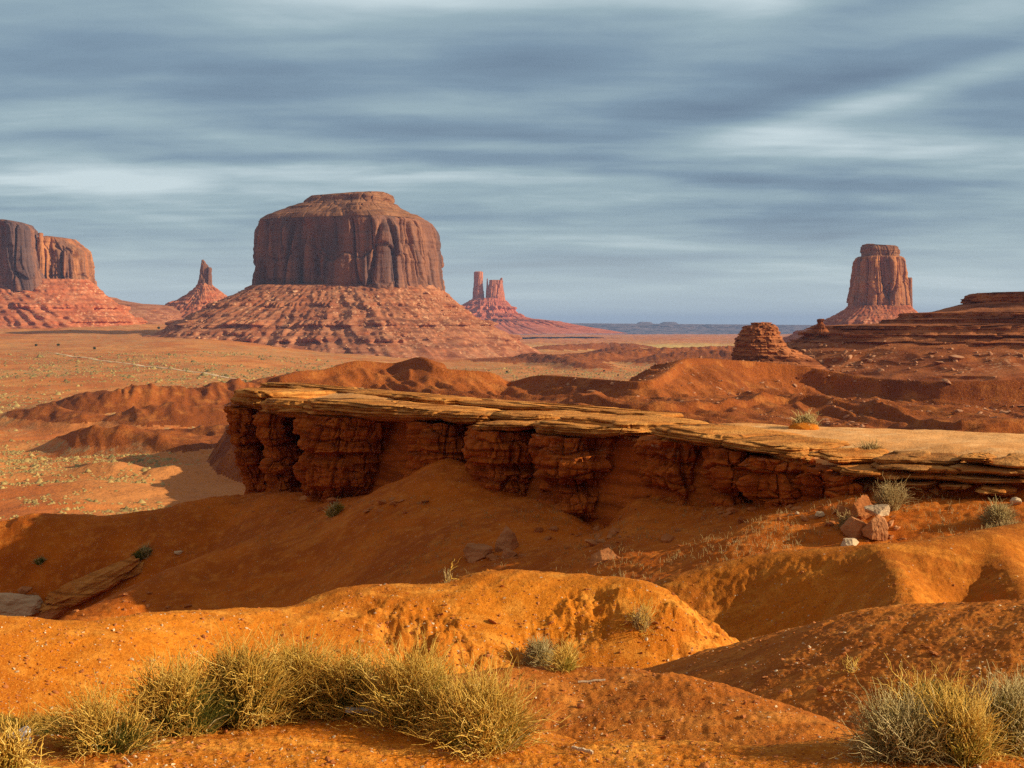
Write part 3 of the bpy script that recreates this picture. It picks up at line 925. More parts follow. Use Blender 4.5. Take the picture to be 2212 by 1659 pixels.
def rot_rand(rng, tilt=1.0):
    q = np.array(Matrix.Rotation(rng.uniform(-tilt, tilt), 3, 'X') @ Matrix.Rotation(rng.uniform(-tilt, tilt), 3, 'Y') @ Matrix.Rotation(rng.uniform(0, 6.28), 3, 'Z'))
    return q


def rubble(name, pts, sizes, mat, parent, seed, level=1, flat=0.7):
    rng = np.random.RandomState(seed)
    temps = [stone(level, rng, 9, (0.5, 0.9), 0) for _ in range(12)]
    Vs, Fs, k = [], [], 0
    for p, s in zip(pts, sizes):
        V, Fc = temps[rng.randint(12)]
        v = (V * np.array([1, rng.uniform(.6, 1), rng.uniform(.45, .9) * flat])) @ rot_rand(rng, .5).T * s + p
        Vs.append(v)
        Fs.append(Fc + k)
        k += len(v)
    o = mk(name, np.vstack(Vs), np.vstack(Fs), mat, parent, False)
    o['kind'] = 'stuff'
    return o


# --- the great butte in the middle
YB = 3000.0
N = 900
tshape = unit_shape([(-1.0, .1), (-.97, -.35), (-.82, -.74), (-.45, -.84), (.05, -.93), (.42, -1.0), (.70, -.80), (.90, -.50), (1.0, -.05), (1, .5), (.6, 1), (-.6, 1), (-1, .6)], N)
shape = unit_shape([(-1.0, .25), (-.96, -.12), (-.86, -.36), (-.3, -.70), (.05, -.86), (.38, -1.0), (.62, -.90), (.86, -.52), (1.0, -.05), (1, .5), (.6, 1), (-.6, 1), (-1, .6)], N)
butte = thing('butte', 'massive flat topped red sandstone butte, widest of all, standing alone behind the terrace', 'butte', at(748, 712, YB))
rows = [(419.0, 775, 840, 60), (420.5, 720, 845, 75), (424.5, 668, 847, 84), (432, 657, 849.5, 90), (438, 655, 848, 92), (443, 637, 858, 100), (449, 617, 866, 112), (452, 610, 872, 114), (458, 592, 885, 126), (463, 580, 890, 130), (464.5, 572, 901, 138), (473, 558, 916, 146), (477, 556, 921, 150)]
P, yy = rings_from(rows, 44, shape, YB)
P = flute(P, 3.5, 40, 14, 3, 0.3, 4.0, 7)
closed('cap_rock', P, M['bed2'], butte, rough=3.0)
rows = [(476, 557, 920, 149), (484, 556, 928, 152), (503, 553, 933, 155), (527, 550, 937, 158), (562, 547, 943, 161), (598, 541, 949, 164), (627, 539, 955, 168), (644, 537, 958, 172), (662, 530, 964, 178)]
P, yy = rings_from(rows, 110, shape, YB)
amp = 13 * sstep(472, 500, yy)[:, None] + 2
P = flute(P, amp, 70, 24, 11, 0.10, 2.2, 14)
closed('cliff_wall', P, M['cliff'], butte, top=False)
rows = [(618, 545, 950, 150), (627, 533, 955, 172), (634, 520, 962, 186), (647, 492, 973, 214), (657, 476, 985, 236), (664, 470, 990, 243), (669, 455, 1000, 262), (680, 432, 1012, 286), (686, 426, 1019, 292), (692, 416, 1029, 308),
        (703, 394, 1048, 335), (708, 388, 1056, 342), (716, 372, 1072, 366), (722, 365, 1083, 374), (728, 352, 1090, 390), (735, 342, 1103, 400), (745, 318, 1116, 440), (760, 290, 1140, 490), (780, 250, 1175, 560)]
P, yy = rings_from(rows, 130, tshape, YB)
P = gully(P, 30, 6.5, 21, ledges=((.26, .30, 12), (.52, .56, 18), (.74, .78, 18)))
closed('talus_slope', P, M['talus'], butte, top=False)
rng = np.random.RandomState(5)
fi = rng.randint(12, 118, 2600)
fj = rng.randint(0, N, 2600)
q = P[fi, fj]
keep = (q[:, 1] < YB) & (fbm2(q[:, 0] / 60, q[:, 2] / 90, 3, 9) > -0.15)
q = q[keep]
rubble('rubble', q, rng.uniform(1.2, 3.2, len(q)) * (1 + 1.3 * (rng.rand(len(q)) > .93)), M['rubble'], butte, 6)

# --- the butte cut by the left edge of the picture: a dark block and a sunlit block, the contrast partly put into the rock colours
YL = 3750.0
lb = thing('butte', 'long butte cut by the left edge, dark block in front of a sunlit orange block', 'butte', at(60, 712, YL))
shape = unit_shape([(-1, .9), (.93, -1.0), (.99, -.8), (1.0, -.2), (1, .5), (.8, 1), (-1, 1)], 900)
P, yy = rings_from([(477, -240, 28, 60), (480, -250, 44, 66), (486, -255, 63, 70), (497, -258, 72, 73), (537, -262, 75, 75), (575, -266, 83, 77), (612, -270, 94, 80), (630, -274, 98, 82)], 90, shape, YL - 60)
P = flute(P, 10 * sstep(476, 495, yy)[:, None] + 2, 60, 20, 31, 0.1, 2.0, 12)
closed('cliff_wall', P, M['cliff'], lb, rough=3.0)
shape = unit_shape([(-1, -.55), (-.3, -.78), (.35, -1.0), (.8, -.85), (1.0, -.3), (1, .5), (.6, 1), (-1, 1)], 520)
P, yy = rings_from([(514, 40, 140, 60), (516.5, 30, 157, 68), (524, 25, 164, 74), (534, 20, 175, 80), (545, 18, 188, 88), (575, 14, 191.5, 92), (616, 10, 194, 96), (634, 8, 197, 100)], 90, shape, YL + 40)
P = flute(P, 12 * sstep(514, 548, yy)[:, None] + 2, 62, 17, 37, 0.1, 2.0, 9)
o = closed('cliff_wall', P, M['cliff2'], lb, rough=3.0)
shape = unit_shape(BOX, 90)
P, yy = rings_from([(503, 84, 91, 6), (506, 82, 93, 8), (511, 84, 92, 8), (513, 82, 93.5, 9), (540, 80, 96, 11), (600, 78, 99, 16)], 30, shape, YL - 40)
closed('pinnacle', flute(P, 2.0, 20, 8, 3, 0.3), M['cliff2'], lb)
shape = unit_shape([(-1, -.9), (.2, -1.0), (.70, -.80), (.93, -.4), (1, .1), (.9, .7), (.5, 1), (-1, 1)], 700)
P, yy = rings_from([(604, -290, 188, 96), (612, -292, 196, 104), (620, -300, 205, 126), (628, -310, 213, 150), (634, -316, 217, 157), (640, -322, 224, 176), (652, -332, 235, 208), (661, -340, 243, 232), (667, -344, 247, 238), (674, -350, 256, 256), (684, -360, 268, 280), (690, -365, 273, 287), (697, -372, 283, 306), (703, -377, 288, 314), (712, -390, 303, 350), (726, -420, 330, 410), (750, -460, 370, 490)], 110, shape, YL)
P = gully(P, 28, 7.0, 41, ledges=((.40, .45, 16), (.60, .66, 18)))
closed('talus_slope', P, M['talus2'], lb, top=False)
fi, fj = rng.randint(8, 100, 1100), rng.randint(0, 700, 1100)
q = P[fi, fj]
q = q[(q[:, 1] < YL) & (fbm2(q[:, 0] / 60, q[:, 2] / 90, 3, 12) > -0.1)]
rubble('rubble', q, rng.uniform(1.2, 3.2, len(q)), M['rubble'], lb, 8)

# --- a low stepped mesa behind it
YM = 4500.0
fm = thing('low_mesa', 'low stepped red mesa trailing off behind the left butte', 'mesa', at(270, 670, YM))
shape = unit_shape(BOX, 260)
P, yy = rings_from([(640, 60, 226, 60), (643.5, 50, 246, 80), (648, 40, 254, 90), (651, 30, 270, 110), (656, 20, 300, 140), (658, 10, 340, 160), (662, 0, 372, 190), (672, -40, 400, 300), (690, -60, 430, 420), (712, -80, 460, 520)], 50, shape, YM)
closed('bedded_slope', gully(P, 24, 9, 43), M['talus'], fm, rough=2.0)

# --- the slender spire left of the great butte
YS = 4600.0
spx = thing('spire', 'slender forked rock spire on a cone of red talus left of the great butte', 'spire', at(440, 690, YS))
shape = unit_shape([(-1, -.5), (-.3, -1), (.5, -.9), (1, -.3), (1, .5), (.3, 1), (-.6, 1), (-1, .4)], 160)
P, yy = rings_from([(561, 436.5, 440, 5), (565, 435.5, 443, 8), (575, 434, 449, 12), (580, 433, 451, 14), (590, 432, 452, 16), (605, 429.5, 453, 20), (625, 427, 456, 24), (640, 425, 459, 28)], 60, shape, YS)
closed('rock_shaft', flute(P, 4.5, 30, 11, 51, 0.12, 1.0, 12), M['cliff2'], spx)
P, yy = rings_from([(577.5, 450.5, 454, 6), (580, 449.5, 456, 8), (600, 448.5, 456.5, 12), (625, 447, 458, 16), (640, 446, 460, 20)], 40, shape, YS - 8)
closed('rock_shaft', flute(P, 2.5, 26, 9, 53, 0.12, 1.0, 12), M['cliff2'], spx)
shape = unit_shape([(-1, -.2), (-.5, -.75), (.15, -1.0), (.6, -.7), (1, -.1), (.8, .6), (.2, 1), (-.6, .8)], 380)
P, yy = rings_from([(612, 430, 455, 22), (618, 425, 460, 32), (624, 420, 469, 44), (635, 409, 483, 70), (646, 391, 497, 96), (651, 384, 502, 102), (658, 366, 511, 126), (664, 353, 522, 142), (669, 345, 528, 148), (676, 318, 542, 190), (690, 280, 580, 260), (705, 240, 620, 340)], 80, shape, YS)
closed('talus_slope', gully(P, 22, 6.5, 55, ledges=((.40, .45, 12), (.60, .64, 14))), M['talus2'], spx, top=False)

# --- twin towers in the distance right of the great butte
YC = 7500.0
tb = thing('butte', 'distant butte of a tall thin tower beside a broader block, right of the great butte', 'butte', at(1060, 706, YC))
shape = unit_shape(BOX, 180)
P, yy = rings_from([(586.5, 1027, 1041, 16), (588, 1024.5, 1043, 20), (592, 1025.5, 1043, 20), (620, 1024, 1043.5, 22), (645, 1021.5, 1046, 26), (656, 1018, 1049, 34)], 70, shape, YC)
closed('rock_tower', flute(P, 5.5, 44, 17, 61, 0.1, 1.2, 14), M['cliff3'], tb, rough=2.0)
P, yy = rings_from([(605, 1057.5, 1080, 34), (606.5, 1056.5, 1085.5, 38), (625, 1055, 1086, 40), (648, 1049, 1090.5, 46), (658, 1046, 1094, 50)], 70, shape, YC)
closed('rock_tower', flute(P, 9, 48, 19, 63, 0.1, 1.2, 14), M['cliff3'], tb, rough=3.0)
P, yy = rings_from([(599.8, 1083.3, 1085.2, 10), (601, 1081, 1085.8, 14), (608, 1078, 1086, 16)], 14, unit_shape(BOX, 60), YC)
closed('pinnacle', flute(P, 1.5, 44, 17, 65, 0.1), M['cliff3'], tb)
P, yy = rings_from([(601.5, 1051.7, 1053.6, 6), (603, 1051.2, 1054, 7), (620, 1050.6, 1055, 10), (648, 1049, 1058, 16)], 30, unit_shape(BOX, 60), YC - 20)
closed('pinnacle', flute(P, 2, 44, 17, 67, 0.1), M['cliff3'], tb)
shape = unit_shape([(-1, -.1), (-.7, -.7), (-.2, -1), (.35, -.9), (.8, -.45), (1, 0), (.8, .6), (.2, 1), (-.7, .7)], 420)
P, yy = rings_from([(644, 1024, 1086, 70), (649, 1016, 1091, 84), (652, 1010, 1095, 92), (659, 999, 1101, 108), (665, 989, 1107, 122), (677, 968, 1113, 156), (683, 956, 1128, 180), (689, 948, 1146, 200), (692, 940, 1175, 216), (694, 930, 1204, 230), (698, 920, 1222, 260), (701, 915, 1236, 275), (706, 900, 1262, 330), (712, 880, 1300, 420), (720, 850, 1350, 520)], 80, shape, YC)
closed('talus_slope', gully(P, 36, 8, 69, ledges=((.25, .3, 22), (.45, .5, 26), (.6, .66, 26))), M['talus3'], tb, top=False)

# --- the tower behind the right-hand mesa
YT = 3300.0
tw = thing('butte', 'tall fluted tower butte with a dark cap block, rising behind the right mesa', 'butte', at(1900, 712, YT))
shape = unit_shape([(-1, .0), (-.9, -.55), (-.55, -.95), (.1, -1.0), (.6, -.85), (.95, -.4), (1, .3), (.6, 1), (-.6, 1), (-1, .5)], 420)
P, yy = rings_from([(527.5, 1870, 1884, 24), (529, 1866, 1890, 30), (531, 1866, 1933, 34), (534, 1865, 1938, 37), (542, 1864.5, 1942, 40), (549, 1866, 1941.5, 39), (553, 1867, 1941, 40), (556, 1863, 1944, 42)], 36, shape, YT)
closed('cap_rock', flute(P, 3.0, 30, 9, 71, 0.5, 2.5, 7), M['bed2'], tw, rough=1.5)
P, yy = rings_from([(554, 1857, 1947, 44), (557, 1853.5, 1950, 48), (579, 1851, 1956, 52), (599, 1848, 1960, 55), (625, 1844, 1963, 58), (665, 1837, 1967, 64), (690, 1830, 1972, 70)], 100, shape, YT)
closed('cliff_wall', flute(P, 10 * sstep(552, 566, yy)[:, None] + 1, 46, 18, 73, 0.09, 1.6, 12), M['cliff2'], tw)
P, yy = rings_from([(599.5, 1961, 1966.5, 8), (602, 1959, 1967.5, 11), (640, 1958, 1968, 14), (672, 1957, 1969, 18), (690, 1955, 1972, 22)], 40, unit_shape(BOX, 80), YT - 10)
closed('rock_shaft', flute(P, 3, 30, 11, 75, 0.1), M['cliff'], tw)
P, yy = rings_from([(638, 1837.5, 1843, 8), (641, 1836.5, 1846, 11), (665, 1835, 1848, 15), (690, 1830, 1852, 22)], 30, unit_shape(BOX, 80), YT - 10)
closed('rock_shaft', flute(P, 2.5, 30, 11, 77, 0.1), M['cliff2'], tw)
shape = unit_shape(BOX, 360)
P, yy = rings_from([(660, 1838, 1962, 62), (668, 1832, 1968, 76), (682, 1810, 1980, 108), (697, 1786, 1996, 140), (714, 1750, 2030, 185), (732, 1707, 2070, 240), (760, 1640, 2150, 330)], 70, shape, YT)
closed('talus_slope', gully(P, 11, 7, 79, rough=2.0, ledges=((.3, .36, 8), (.55, .6, 10))), M['talus2'], tw, top=False)

# --- the stepped mesa on the right, with its outlier and knob
YR = 900.0
mesa = thing('mesa', 'dark red stepped mesa cut by the right edge, with ledges and a rubble strewn slope', 'mesa', at(2150, 800, 800))
def mesa_rows(rows, Yc, R, shape, xr=3400):
    """like rings_from, but each row gives its own front depth, where its height is read"""
    rows = np.array(rows, float)
    s = np.concatenate([[0], np.cumsum(np.maximum(np.abs(np.diff(rows[:, 0])) + 0.06 * np.abs(np.diff(rows[:, 1])), 0.6))])
    u = np.sort(np.concatenate([np.linspace(0, s[-1], R), s[1:-1]]))
    y, xl, yf = (np.interp(u, s, rows[:, k]) for k in range(3))
    z = at(PCX, y, yf)[:, 2]
    ym = (Yc + yf) / 2
    x0 = at(xl, y, ym)[:, 0]
    x1 = at(xr, 700, Yc)[0]
    cx, cy = shape
    X_ = (x0 + x1)[:, None] / 2 + (x1 - x0)[:, None] / 2 * cx
    Y_ = Yc + np.where(cy < 0, (Yc - yf)[:, None] * cy, 200 * cy)
    X_ = X_ + np.clip(-cx, 0, 1) * (x0 / ym)[:, None] * (Y_ - ym[:, None])      # the end wall runs back to the right
    return np.stack([X_, Y_, np.repeat(z[:, None], len(cx), 1)], -1), y
u_ = np.linspace(0, 2 * np.pi, 1500, endpoint=False)
u_ = u_ - 0.30 * np.sin(2 * u_ + 0.2)
u_ = u_ + np.pi
shape = (np.sign(np.cos(u_)) * np.abs(np.cos(u_)) ** 0.45, np.sign(np.sin(u_)) * np.abs(np.sin(u_)) ** 0.45)
rows = [(632, 2085, 850), (634, 2082, 846), (645, 2076, 842), (651, 2078, 838), (660, 2050, 822), (668, 2024, 808), (673, 2004, 800), (675, 1966, 797), (684, 1962, 793), (688, 1955, 788), (690, 1925, 786), (698, 1920, 783), (700, 1880, 778), (704, 1800, 774), (709, 1792, 770),
        (714, 1766, 764), (720, 1756, 761), (723, 1750, 754), (727, 1746, 752), (731, 1735, 744), (738, 1728, 736), (741, 1726, 735), (752, 1712, 722), (764, 1700, 709), (779, 1682, 694), (795, 1668, 680), (815, 1650, 662), (840, 1620, 640), (870, 1580, 610)]
rows = [(a_, b_ - 34 * sstep(735, 700, a_) - 45 * sstep(738, 770, a_), 700 + (c_ - 694) * .45 if c_ > 694 else c_ + 6) for a_, b_, c_ in rows]
P, yy = mesa_rows(rows, YR, 190, shape)
n = normals2(P)
hard = np.zeros(len(yy))
for a_, b_ in ((632, 652), (673, 690), (700, 711), (718, 728), (738, 742)):
    hard += sstep(a_ - 1, a_ + 1, yy) * sstep(b_ + 1, b_ - 1, yy)
hard = hard[:, None]
x, y, z = P[..., 0], P[..., 1], P[..., 2]
dis = 2.6 * hard + hard * 1.3 * (1.6 * perlin3(x / 9, y / 9, z / 25, 81) + 1.0 * perlin3(x / 3.5, y / 3.5, z / 9, 82) + 1.3 * perlin3(x / 30, y / 30, z / 1.1, 83)) \
    + (1 - hard) * (2.2 * perlin3(x / 16, y / 16, z / 40, 84) + 1.0 * perlin3(x / 5, y / 5, z / 6, 85)) + 9 * perlin3(x / 55, y / 55, z / 120, 86) * sstep(625, 760, yy)[:, None] + (1 - hard) * 3.4 * (1 - 2.4 * np.abs(perlin3(x / 17, y / 17, z / 70, 88))) * sstep(730, 780, yy)[:, None]
ua = np.concatenate([[0], np.cumsum(np.hypot(*np.diff(P[90, :, :2], axis=0).T))])[None, :] + 0 * z
o1, e1 = blocks(ua, z, 9, 2.6, 181)
o2, e2 = blocks(ua, z, 3.5, 1.2, 183)
dis = dis + hard * (1.8 * o1 + .8 * o2 - .8 * np.exp(-(e1 / .35) ** 2))
P[..., :2] += n * dis[..., None]
P[..., 1] -= 0.40 * np.maximum(0, P[..., 0] - 150)          # the front swings towards us on the right
mcut = len(yy[yy < 741])
closed('bedded_cliff', P[:mcut + 1], M['bed'], mesa, rough=1.0)
closed('talus_slope', P[mcut:], M['bed3'], mesa, top=False)
fi = mcut + (rng.beta(2.2, 2.6, 2600) * (len(yy) - mcut - 20)).astype(int) - 6
fj = rng.randint(0, 1500, 2600)
q = P[fi, fj]
pc = PCX + F * q[:, 0] / q[:, 1]
q = q[(q[:, 1] < YR) & (pc < 2600) & (fbm2(q[:, 0] / 22, q[:, 2] / 14, 3, 19) + 0.5 * np.exp(-((q[:, 2] + 18) / 6) ** 2) > 0.1)]
rubble('rubble', q, rng.gamma(2.0, .40, len(q)) + 0.3, M['rubble2'], mesa, 9)
kb = unit_shape(BOX, 90)
P, yy = rings_from([(688.5, 1769, 1780, 2.0), (690, 1764.5, 1782, 2.6), (694, 1765, 1779, 2.4), (697, 1768, 1777, 2.0), (701, 1766, 1780, 2.8), (708, 1763, 1784, 3.6), (718, 1757, 1792, 5)], 40, kb, 745)
closed('knob', flute(P, .5, 5, 2, 87, .6, .5, 1.0), M['bed'], mesa)

YO = 692.0
ob = thing('rock_outcrop', 'rounded layered red outcrop on the bench at the left end of the mesa', 'outcrop', at(1640, 775, YO))
shape = unit_shape(BOX, 360)
P, yy = rings_from([(697, 1626, 1664, 7), (702, 1622, 1670, 8), (704, 1612, 1672, 10), (712, 1606, 1677, 11), (717, 1604, 1680, 12), (728, 1596, 1684, 13), (738, 1592, 1688, 14), (748, 1590, 1696, 15), (760, 1588, 1724, 16), (775, 1585, 1756, 18), (800, 1580, 1790, 20), (840, 1575, 1760, 22)], 120, shape, YO)
x, y, z = P[..., 0], P[..., 1], P[..., 2]
n = normals2(P)
d = 0.9 * perlin3(x / 30, y / 30, z / 0.9, 91) + 0.7 * perlin3(x / 4, y / 4, z / 5, 92) + 0.35 * perlin3(x / 1.5, y / 1.5, z / 1.5, 93)
ua = np.concatenate([[0], np.cumsum(np.hypot(*np.diff(P[60, :, :2], axis=0).T))])[None, :] + 0 * z
o1, e1 = blocks(ua, z, 3.4, 1.15, 191)
d = d + 1.0 * o1 - .5 * np.exp(-(e1 / .16) ** 2)
P[..., :2] += n * (d * sstep(800, 760, yy)[:, None])[..., None]
closed('bedded_cliff', P, M['bed'], ob, rough=.4)
q = at(rng.normal(1700, 34, 330), rng.uniform(772, 792, 330), 1.0)
# --- the blue tableland on the horizon
YH = 22000.0
hm = thing('tableland', 'long low tableland fading blue on the far horizon', 'mesa', at(1500, 720, YH))
shape = unit_shape([(-1, -.6), (-.9, -1), (.9, -1), (1, -.6), (1, 1), (-1, 1)], 700)
P, yy = rings_from([(698.5, 1120, 2400, 1500), (701, 1110, 2420, 1560), (706, 1100, 2440, 1640), (713, 1080, 2460, 1900), (724, 1060, 2480, 2300), (735, 1050, 2500, 2600)], 40, shape, YH)
P[..., 2] -= (P[..., 0] - at(1222, 700, YH)[0]) * 0.0075
P = gully(P, 260, 34, 95, True, 0.6)
closed('scarp', P, M['farmesa'], hm)
for a_, b_ in ((1375, 1412), (1425, 1462)):
    P, yy = rings_from([(694.5, a_ + 9, b_ - 10, 90), (695.6, a_ + 5, b_ - 5, 120), (699, a_, b_, 200), (704, a_ - 6, b_ + 6, 300)], 12, unit_shape(BOX, 80), YH + 900)
    P[..., 2] -= 6
    closed('knoll', flute(P, 40, 500, 160, 97), M['farmesa'], hm)
# ------------------------------------------------------------------ the overhanging sandstone rim: cap slabs on mudstone pillars
ledge = thing('rock_ledge', 'overhanging sandstone ledge with tan cap slabs on dark red pillars, across the middle', 'rock ledge', at(1100, 1060, 60))


def slab(x0, yt0, yb0, Y0, x1, yt1, yb1, Y1, D, seed, tip=0.0, undercut=0.8, mat='cap', dip=0.0, N=260, R=26, parent=ledge, name='cap_slab', steps_=0.16, ex=0.42):
    """one bed of rock: its front edge is seen from (x0, yt0..yb0) to (x1, yt1..yb1); it runs D metres back into the terrace"""
    rng = np.random.RandomState(seed)
    A, B = at(x0, yt0, Y0), at(x1, yt1, Y1)
    e = (B - A)[:2]
    Ls = np.linalg.norm(e)
    e = e / Ls
    nr = np.array([-e[1], e[0]])
    if nr @ lipn < 0:
        nr = -nr
    a = np.linspace(0, 2 * np.pi, N, endpoint=False)
    s = np.sign(np.cos(a)) * np.abs(np.cos(a)) ** ex
    t = np.sign(np.sin(a)) * np.abs(np.sin(a)) ** ex
    zt0, zt1, zb0, zb1 = A[2], B[2], zat(yb0, Y0), zat(yb1, Y1)
    v = np.linspace(0, 1, R)
    prof = np.zeros(R)
    k = 0
    while k < R:
        w_ = rng.randint(1, 5)
        prof[k:k + w_] = rng.uniform(0, 1)
        k += w_
    prof = steps_ * prof * 1.3 + 0.30 * np.exp(-(v / 0.10) ** 2) + undercut * np.maximum(0, v - 0.45) ** 2 * 3
    front = np.where(t < 0, 1.0, 0.15)
    S = s[None, :] * (Ls / 2 - prof[:, None] * 0.6)
    T = t[None, :] * (D / 2) * np.ones((R, 1))
    T = T + np.where(t < 0, 1, 0)[None, :] * prof[:, None] * np.abs(t)[None, :] ** 3
    lr = (s[None, :] + 1) / 2
    T = T + front * 0.55 * perlin2(S * 0.30, seed * 3.3 + 0 * S, seed)             # uneven front edge
    ctr = (A[:2] + B[:2]) / 2 + nr * D / 2
    xy = ctr + S[..., None] * e + T[..., None] * nr
    zt = zt0 + lr * (zt1 - zt0) + dip * (t[None, :] + 1) / 2 * D
    zb = zb0 + lr * (zb1 - zb0)
    th = (zt0 + zt1 - zb0 - zb1) / 2
    thin = 1 - tip * np.clip(np.abs(s[None, :]) - 0.55, 0, 1) / 0.45 * (s[None, :] > 0)
    Z_ = zt - (zt - zb) * v[:, None] * thin
    P = np.stack([xy[..., 0], xy[..., 1], Z_], -1)
    n = normals2(P)
    x, y, z = P[..., 0], P[..., 1], P[..., 2]
    zz = z - (zt0 + lr * (zt1 - zt0))
    d = 0.08 * perlin3(x / 3.2, y / 3.2, zz / 0.24, seed) + 0.08 * perlin3(x / 1.1, y / 1.1, zz / 0.10, seed + 1) + 0.26 * perlin3(x / 1.2, y / 1.2, z / 0.8, seed + 2) + 0.13 * perlin3(x / .5, y / .5, z / 0.35, seed + 3) + 0.05 * perlin3(x / .2, y / .2, z / 0.16, seed + 6)
    ua = S + 0.7 * T
    o1, e1 = blocks(ua, zz, 1.9, 0.62, seed)
    o2, e2 = blocks(ua, zz, 0.75, 0.20, seed + 3)
    d = d + 0.20 * o1 + 0.08 * o2 - 0.12 * np.exp(-(e1 / .05) ** 2)
    P[..., :2] += n * d[..., None]
    P[..., 2] += 0.05 * perlin3(x / 1.6, y / 1.6, z * 0, seed + 5)
    o = closed(name, P, M[mat], parent, rough=0.05, seed=seed, bottom=True)
    return o


# far end first; every bed has its own level, thickness and tilt
slab(556, 826, 842, 99, 950, 862, 876, 76, 3.0, 101, undercut=.3, dip=-.02)
slab(745, 846, 860, 87, 1395, 896, 908, 63.5, 3.0, 102, undercut=.3, dip=-.02)
slab(480, 838, 886, 87.5, 566, 846, 893, 84.0, 7.0, 103, undercut=1.2, dip=-.03)
slab(541, 860, 900, 82.0, 640, 866, 903, 77.0, 5.5, 104, undercut=1.0, dip=-.03)
slab(622, 860, 907, 77.0, 924, 888, 917, 66.5, 5.0, 105, tip=.25, undercut=1.0, R=34, dip=-.03)
slab(912, 886, 914, 67.8, 1010, 893, 918, 64.0, 5.0, 106, undercut=.6, dip=-.03)
slab(998, 912, 934, 61.8, 1118, 915, 934, 58.8, 4.6, 107, tip=.5, undercut=.7)
slab(1020, 886, 908, 66.0, 1146, 899, 917, 61.5, 5.0, 108, undercut=.3, dip=-.03)
slab(1112, 909, 938, 58.8, 1330, 929, 952, 54.4, 5.0, 109, tip=.45, undercut=.5, R=34, dip=-.03)
slab(1195, 897, 920, 59.5, 1384, 916, 947, 55.4, 5.0, 110, undercut=.5, dip=-.03)
slab(1378, 918, 948, 54.2, 1566, 947, 976, 50.2, 4.6, 111, undercut=.6, dip=-.03)
slab(1540, 950, 972, 50.0, 1724, 972, 998, 47.4, 4.2, 112, undercut=.6)
slab(1612, 968, 986, 49.2, 1722, 984, 1006, 47.7, 3.6, 120, undercut=.6)
slab(1722, 972, 990, 47.4, 1802, 992, 1012, 45.9, 3.2, 113, undercut=.5)
slab(1768, 1004, 1020, 46.4, 1862, 1020, 1036, 44.4, 2.6, 114, undercut=.5, tip=.3)
rngl = np.random.RandomState(61)
for k in range(15):
    q_ = k % 4
    x0 = 1862 + 98 * (k // 4) + rngl.uniform(-25, 35) + q_ * 12
    ln = rngl.uniform(90, 190)
    y0 = 984 + 0.03 * (x0 - 1868) + q_ * 19 + rngl.uniform(-4, 4)
    th = rngl.uniform(13, 24)
    Y_ = 45.2 - (x0 - 1868) / 150 - q_ * 0.12 + rngl.uniform(-.2, .2)
    slab(x0, y0, y0 + th, Y_, x0 + ln, y0 + rngl.uniform(2, 10), y0 + th + rngl.uniform(-3, 8), Y_ - ln / 150, 2.0, 130 + k, undercut=.45, N=170, R=18, steps_=.14, mat=('ledgerock', 'ledgerock', 'cap')[k % 3], dip=.02, ex=.48)

PB = [(-1, -.2), (-.8, -.75), (-.35, -1), (.35, -1), (.8, -.75), (1, -.2), (1, .6), (.5, 1), (-.5, 1), (-1, .6)]


def pillar(rows, Yp, seed, amp=1.0, N=420, R=120):
    """a buttress of soft red mudstone; rows (y, left x, right x, half depth)"""
    P, yy = rings_from(rows, R, unit_shape(PB, N), Yp)
    n = normals2(P)
    x, y, z = P[..., 0], P[..., 1], P[..., 2]
    crack = np.exp(-(perlin3(x * 0.75, y * 0.75, z * 0.22, seed + 6) / 0.06) ** 2)
    d = 0.16 * perlin3(x * .55, y * .55, z / 0.42, seed) + 0.16 * perlin3(x * 1.1, y * 1.1, z * 0.7, seed + 1) + 0.10 * (1 - 2 * np.abs(perlin3(x * 2.4, y * 2.4, z * 1.5, seed + 2))) \
        + 0.05 * perlin3(x * 6, y * 6, z * 5, seed + 3) + 0.05 * perlin3(x * 1.2, y * 1.2, z / 0.10, seed + 4) - 0.30 * crack
    ua = np.concatenate([[0], np.cumsum(np.hypot(*np.diff(P[0, :, :2], axis=0).T))])[None, :] + 0 * z
    o1, e1 = blocks(ua, z, 0.95, 0.85, seed)
    o2, e2 = blocks(ua, z, 0.42, 0.36, seed + 3)
    o3, e3 = blocks(ua, z, 2.2, 1.3, seed + 5)
    d = d + 0.20 * o1 + 0.09 * o2 + 0.16 * o3 - 0.16 * np.exp(-(e1 / .05) ** 2) - 0.07 * np.exp(-(e2 / .035) ** 2)
    P[..., :2] += n * (amp * d)[..., None]
    P[..., 2] += 0.10 * perlin3(x * 1.3, y * 1.3, z * 1.3, seed + 5)
    o = closed('rock_pillar', P, M['pillar'], ledge, top=True)
    zz = np.empty(len(o.data.vertices) * 3, np.float32)
    o.data.vertices.foreach_get('co', zz)
    zz = zz[2::3]
    attr(o, 'height', (zz - zz.min()) / (zz.max() - zz.min()) if seed % 2 == 0 else zz * 0)
    return o


